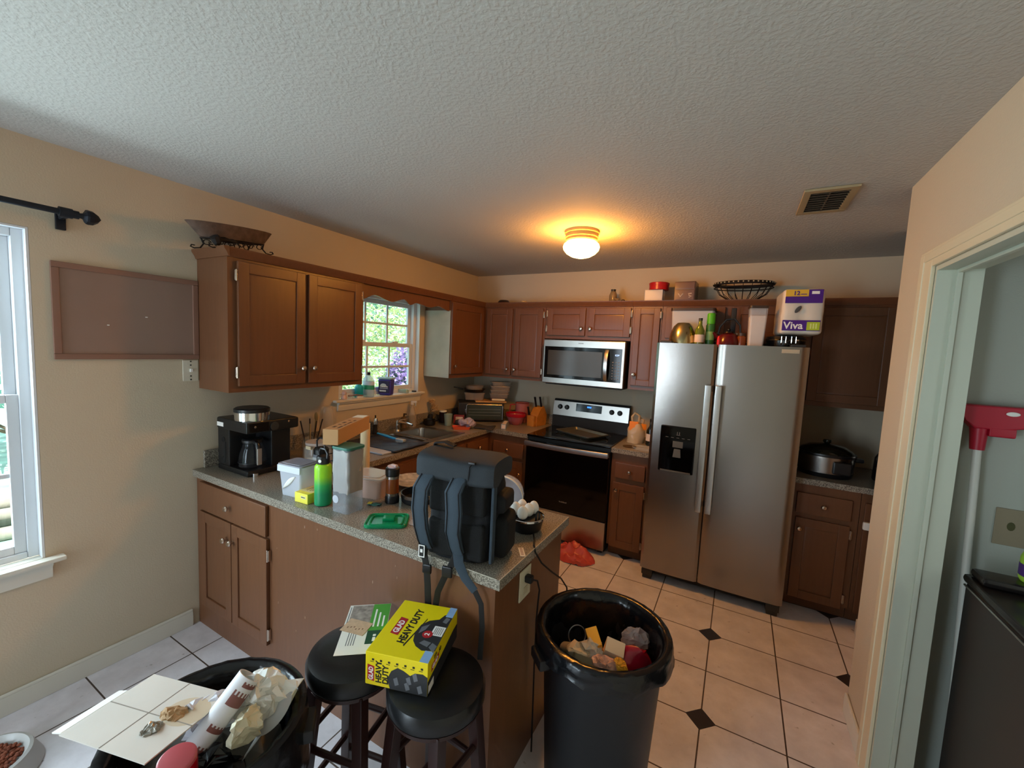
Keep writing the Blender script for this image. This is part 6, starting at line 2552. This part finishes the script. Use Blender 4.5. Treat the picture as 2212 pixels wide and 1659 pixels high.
rub('plastic_bag', 'crumpled white plastic bag at the back right of the overflowing bin', 'bag', (1.545, -3.287, .672), (.5, .1, .7), crumpled((.085, .05, .066), 3, .5, 30), FILM, G2, flat=True)
rub('plastic_wrapper', 'clear crinkled wrapper in front of the white bag in the overflowing bin', 'wrapper', (1.565, -3.325, .690), (.9, .2, .5), crumpled((.06, .045, .02), 31, .8, 30), mat('clear_crinkled_wrap', 'd8d8d2', .12, alpha=.75), G2, flat=True)
rub('plastic_bag', 'smaller white bag left of the printed tube in the overflowing bin', 'bag', (1.475, -3.402, .672), (.3, .2, .4), crumpled((.05, .05, .035), 13, .5, 26), mat('white_lilac_film', 'd3d3dc', .3), G2, flat=True)
rub('paper_wad', 'cream crumpled paper right of the printed tube in the overflowing bin', 'paper', (1.600, -3.362, .668), (.5, .4, .7), crumpled((.034, .036, .045), 17, .5, 28), mat('cream_crumpled_paper', 'd6cfb6', .6), G2, flat=True)
Pe = [Vector(p) for p in ((1.632, -3.222, .712), (1.588, -3.240, .700), (1.602, -3.345, .610), (1.618, -3.392, .590))]
Fe = frame(Pe[1], Pe[0] - Pe[3], Pe[0] - Pe[1])
m = MB()
m.quad([p - Pe[1] for p in Pe])
o = rub('envelope', 'white envelope standing on edge at the right of the overflowing bin', 'envelope', tuple(Pe[1]), (0, 0, 0), m, PAPER, G2, solid=.002)
m = MB().lathe([(.03, 0), (.036, .002), (.05, .008), (.052, .008), (.037, -.002), (1e-5, -.002)], n=36, sx=1.2)
o = rub('paper_plate', 'pale grey paper plate leaning against the envelope in the overflowing bin', 'plate', (1.596, -3.300, .665), tuple(Fe.to_euler()), m, mat('pale_grey_paper', 'a9acb0', .5), G2)
rub('kraft_scrap', 'brown kraft paper scrap beside the red canister', 'paper', (1.462, -3.462, .705), (.4, .2, .5), crumpled((.035, .022, .012), 19, .5), mat('kraft_paper', 'a9855c', .7), G2, flat=True)
rub('foil_scrap', 'dull grey foil scrap behind the red canister', 'foil', (1.468, -3.512, .705), (.1, .5, .2), crumpled((.022, .02, .014), 23, .5), mat('dull_foil', '8f8a80', .35, .6), G2, flat=True)
rub('knotted_bag', 'knotted black bag at the front right of the overflowing bin', 'bag', (1.580, -3.440, .585), (.3, .3, .6), crumpled((.065, .055, .055), 25, .5, 30), BAGB, G2, flat=True)
rub('paper_wad', 'grey paper heap filling the overflowing bin below the other rubbish', 'paper', (1.49, -3.395, .50), (0, 0, 0), crumpled((.165, .165, .12), 27, .22, 28), mat('grey_paper_heap', '77736c', .8), G2, flat=True)

# ---------------------------------------------------------------- pet bowl, red cloth
t = thing('pet_bowl', 'pale grey pet bowl on the floor by the left wall', 'bowl', (.335, -3.615, .0))
m = MB()
m.lathe([(.15, .001), (.155, .006), (.128, .07), (.118, .074), (.110, .066), (.095, .03), (1e-5, .028)], n=48)
m.build('bowl', mat('pale_grey_bowl', 'bdbcba', .35), t)
m = MB()
rnd = random.Random(3)
for i in range(420):
    a, q = rnd.uniform(0, 6.28), math.sqrt(rnd.uniform(0, 1)) * .098
    m.ball((q * math.cos(a), q * math.sin(a), .046 + rnd.uniform(-.006, .008) + .010 * (1 - q / .1)), (.0075, .0075, .0055), 6)
o = m.build('kibble', mat('brown_kibble', '80442e', .8, var=.3, vscale=60))
o.location = (.335, -3.615, .002)
tag(o, 'reddish brown kibble filling the pet bowl', 'pet food')
o['kind'] = 'stuff'
m = MB()
m.sheet(lambda u, v: ((2 * u - 1) * .19, (2 * v - 1) * .125,   .002 + .085 * max(0, 1 - (2 * u - 1) ** 2) * max(0, 1 - (2 * v - 1) ** 2) ** .6), 46, 36)
for k in range(2):
    from mathutils import noise
    for v in m.bm.verts:
        a = math.atan2(v.co.y / .125, v.co.x / .19)
        rr = math.hypot(v.co.y / .125, v.co.x / .19)
        if k == 0 and rr > 1:
            lim = 1.0 / max(1e-6, rr)
            v.co.x *= lim * (1 + .05 * math.sin(5 * a))
            v.co.y *= lim * (1 + .05 * math.sin(7 * a))
        if k == 1:
            n_ = noise.noise(Vector((v.co.x * 16, v.co.y * 16, 2)))
            v.co.z = max(.003, v.co.z * (1 + .8 * n_) + .018 * abs(noise.noise(Vector((v.co.x * 34, v.co.y * 34, 5)))))
o = m.build('plastic_bag', mat('coral_red_bag', 'c4514a', .32), sharp=70)
o.location = (1.572, -.795, .0)
o.rotation_euler = (0, 0, -.25)
tag(o, 'crumpled coral red bag lying on the floor before the stove', 'bag')
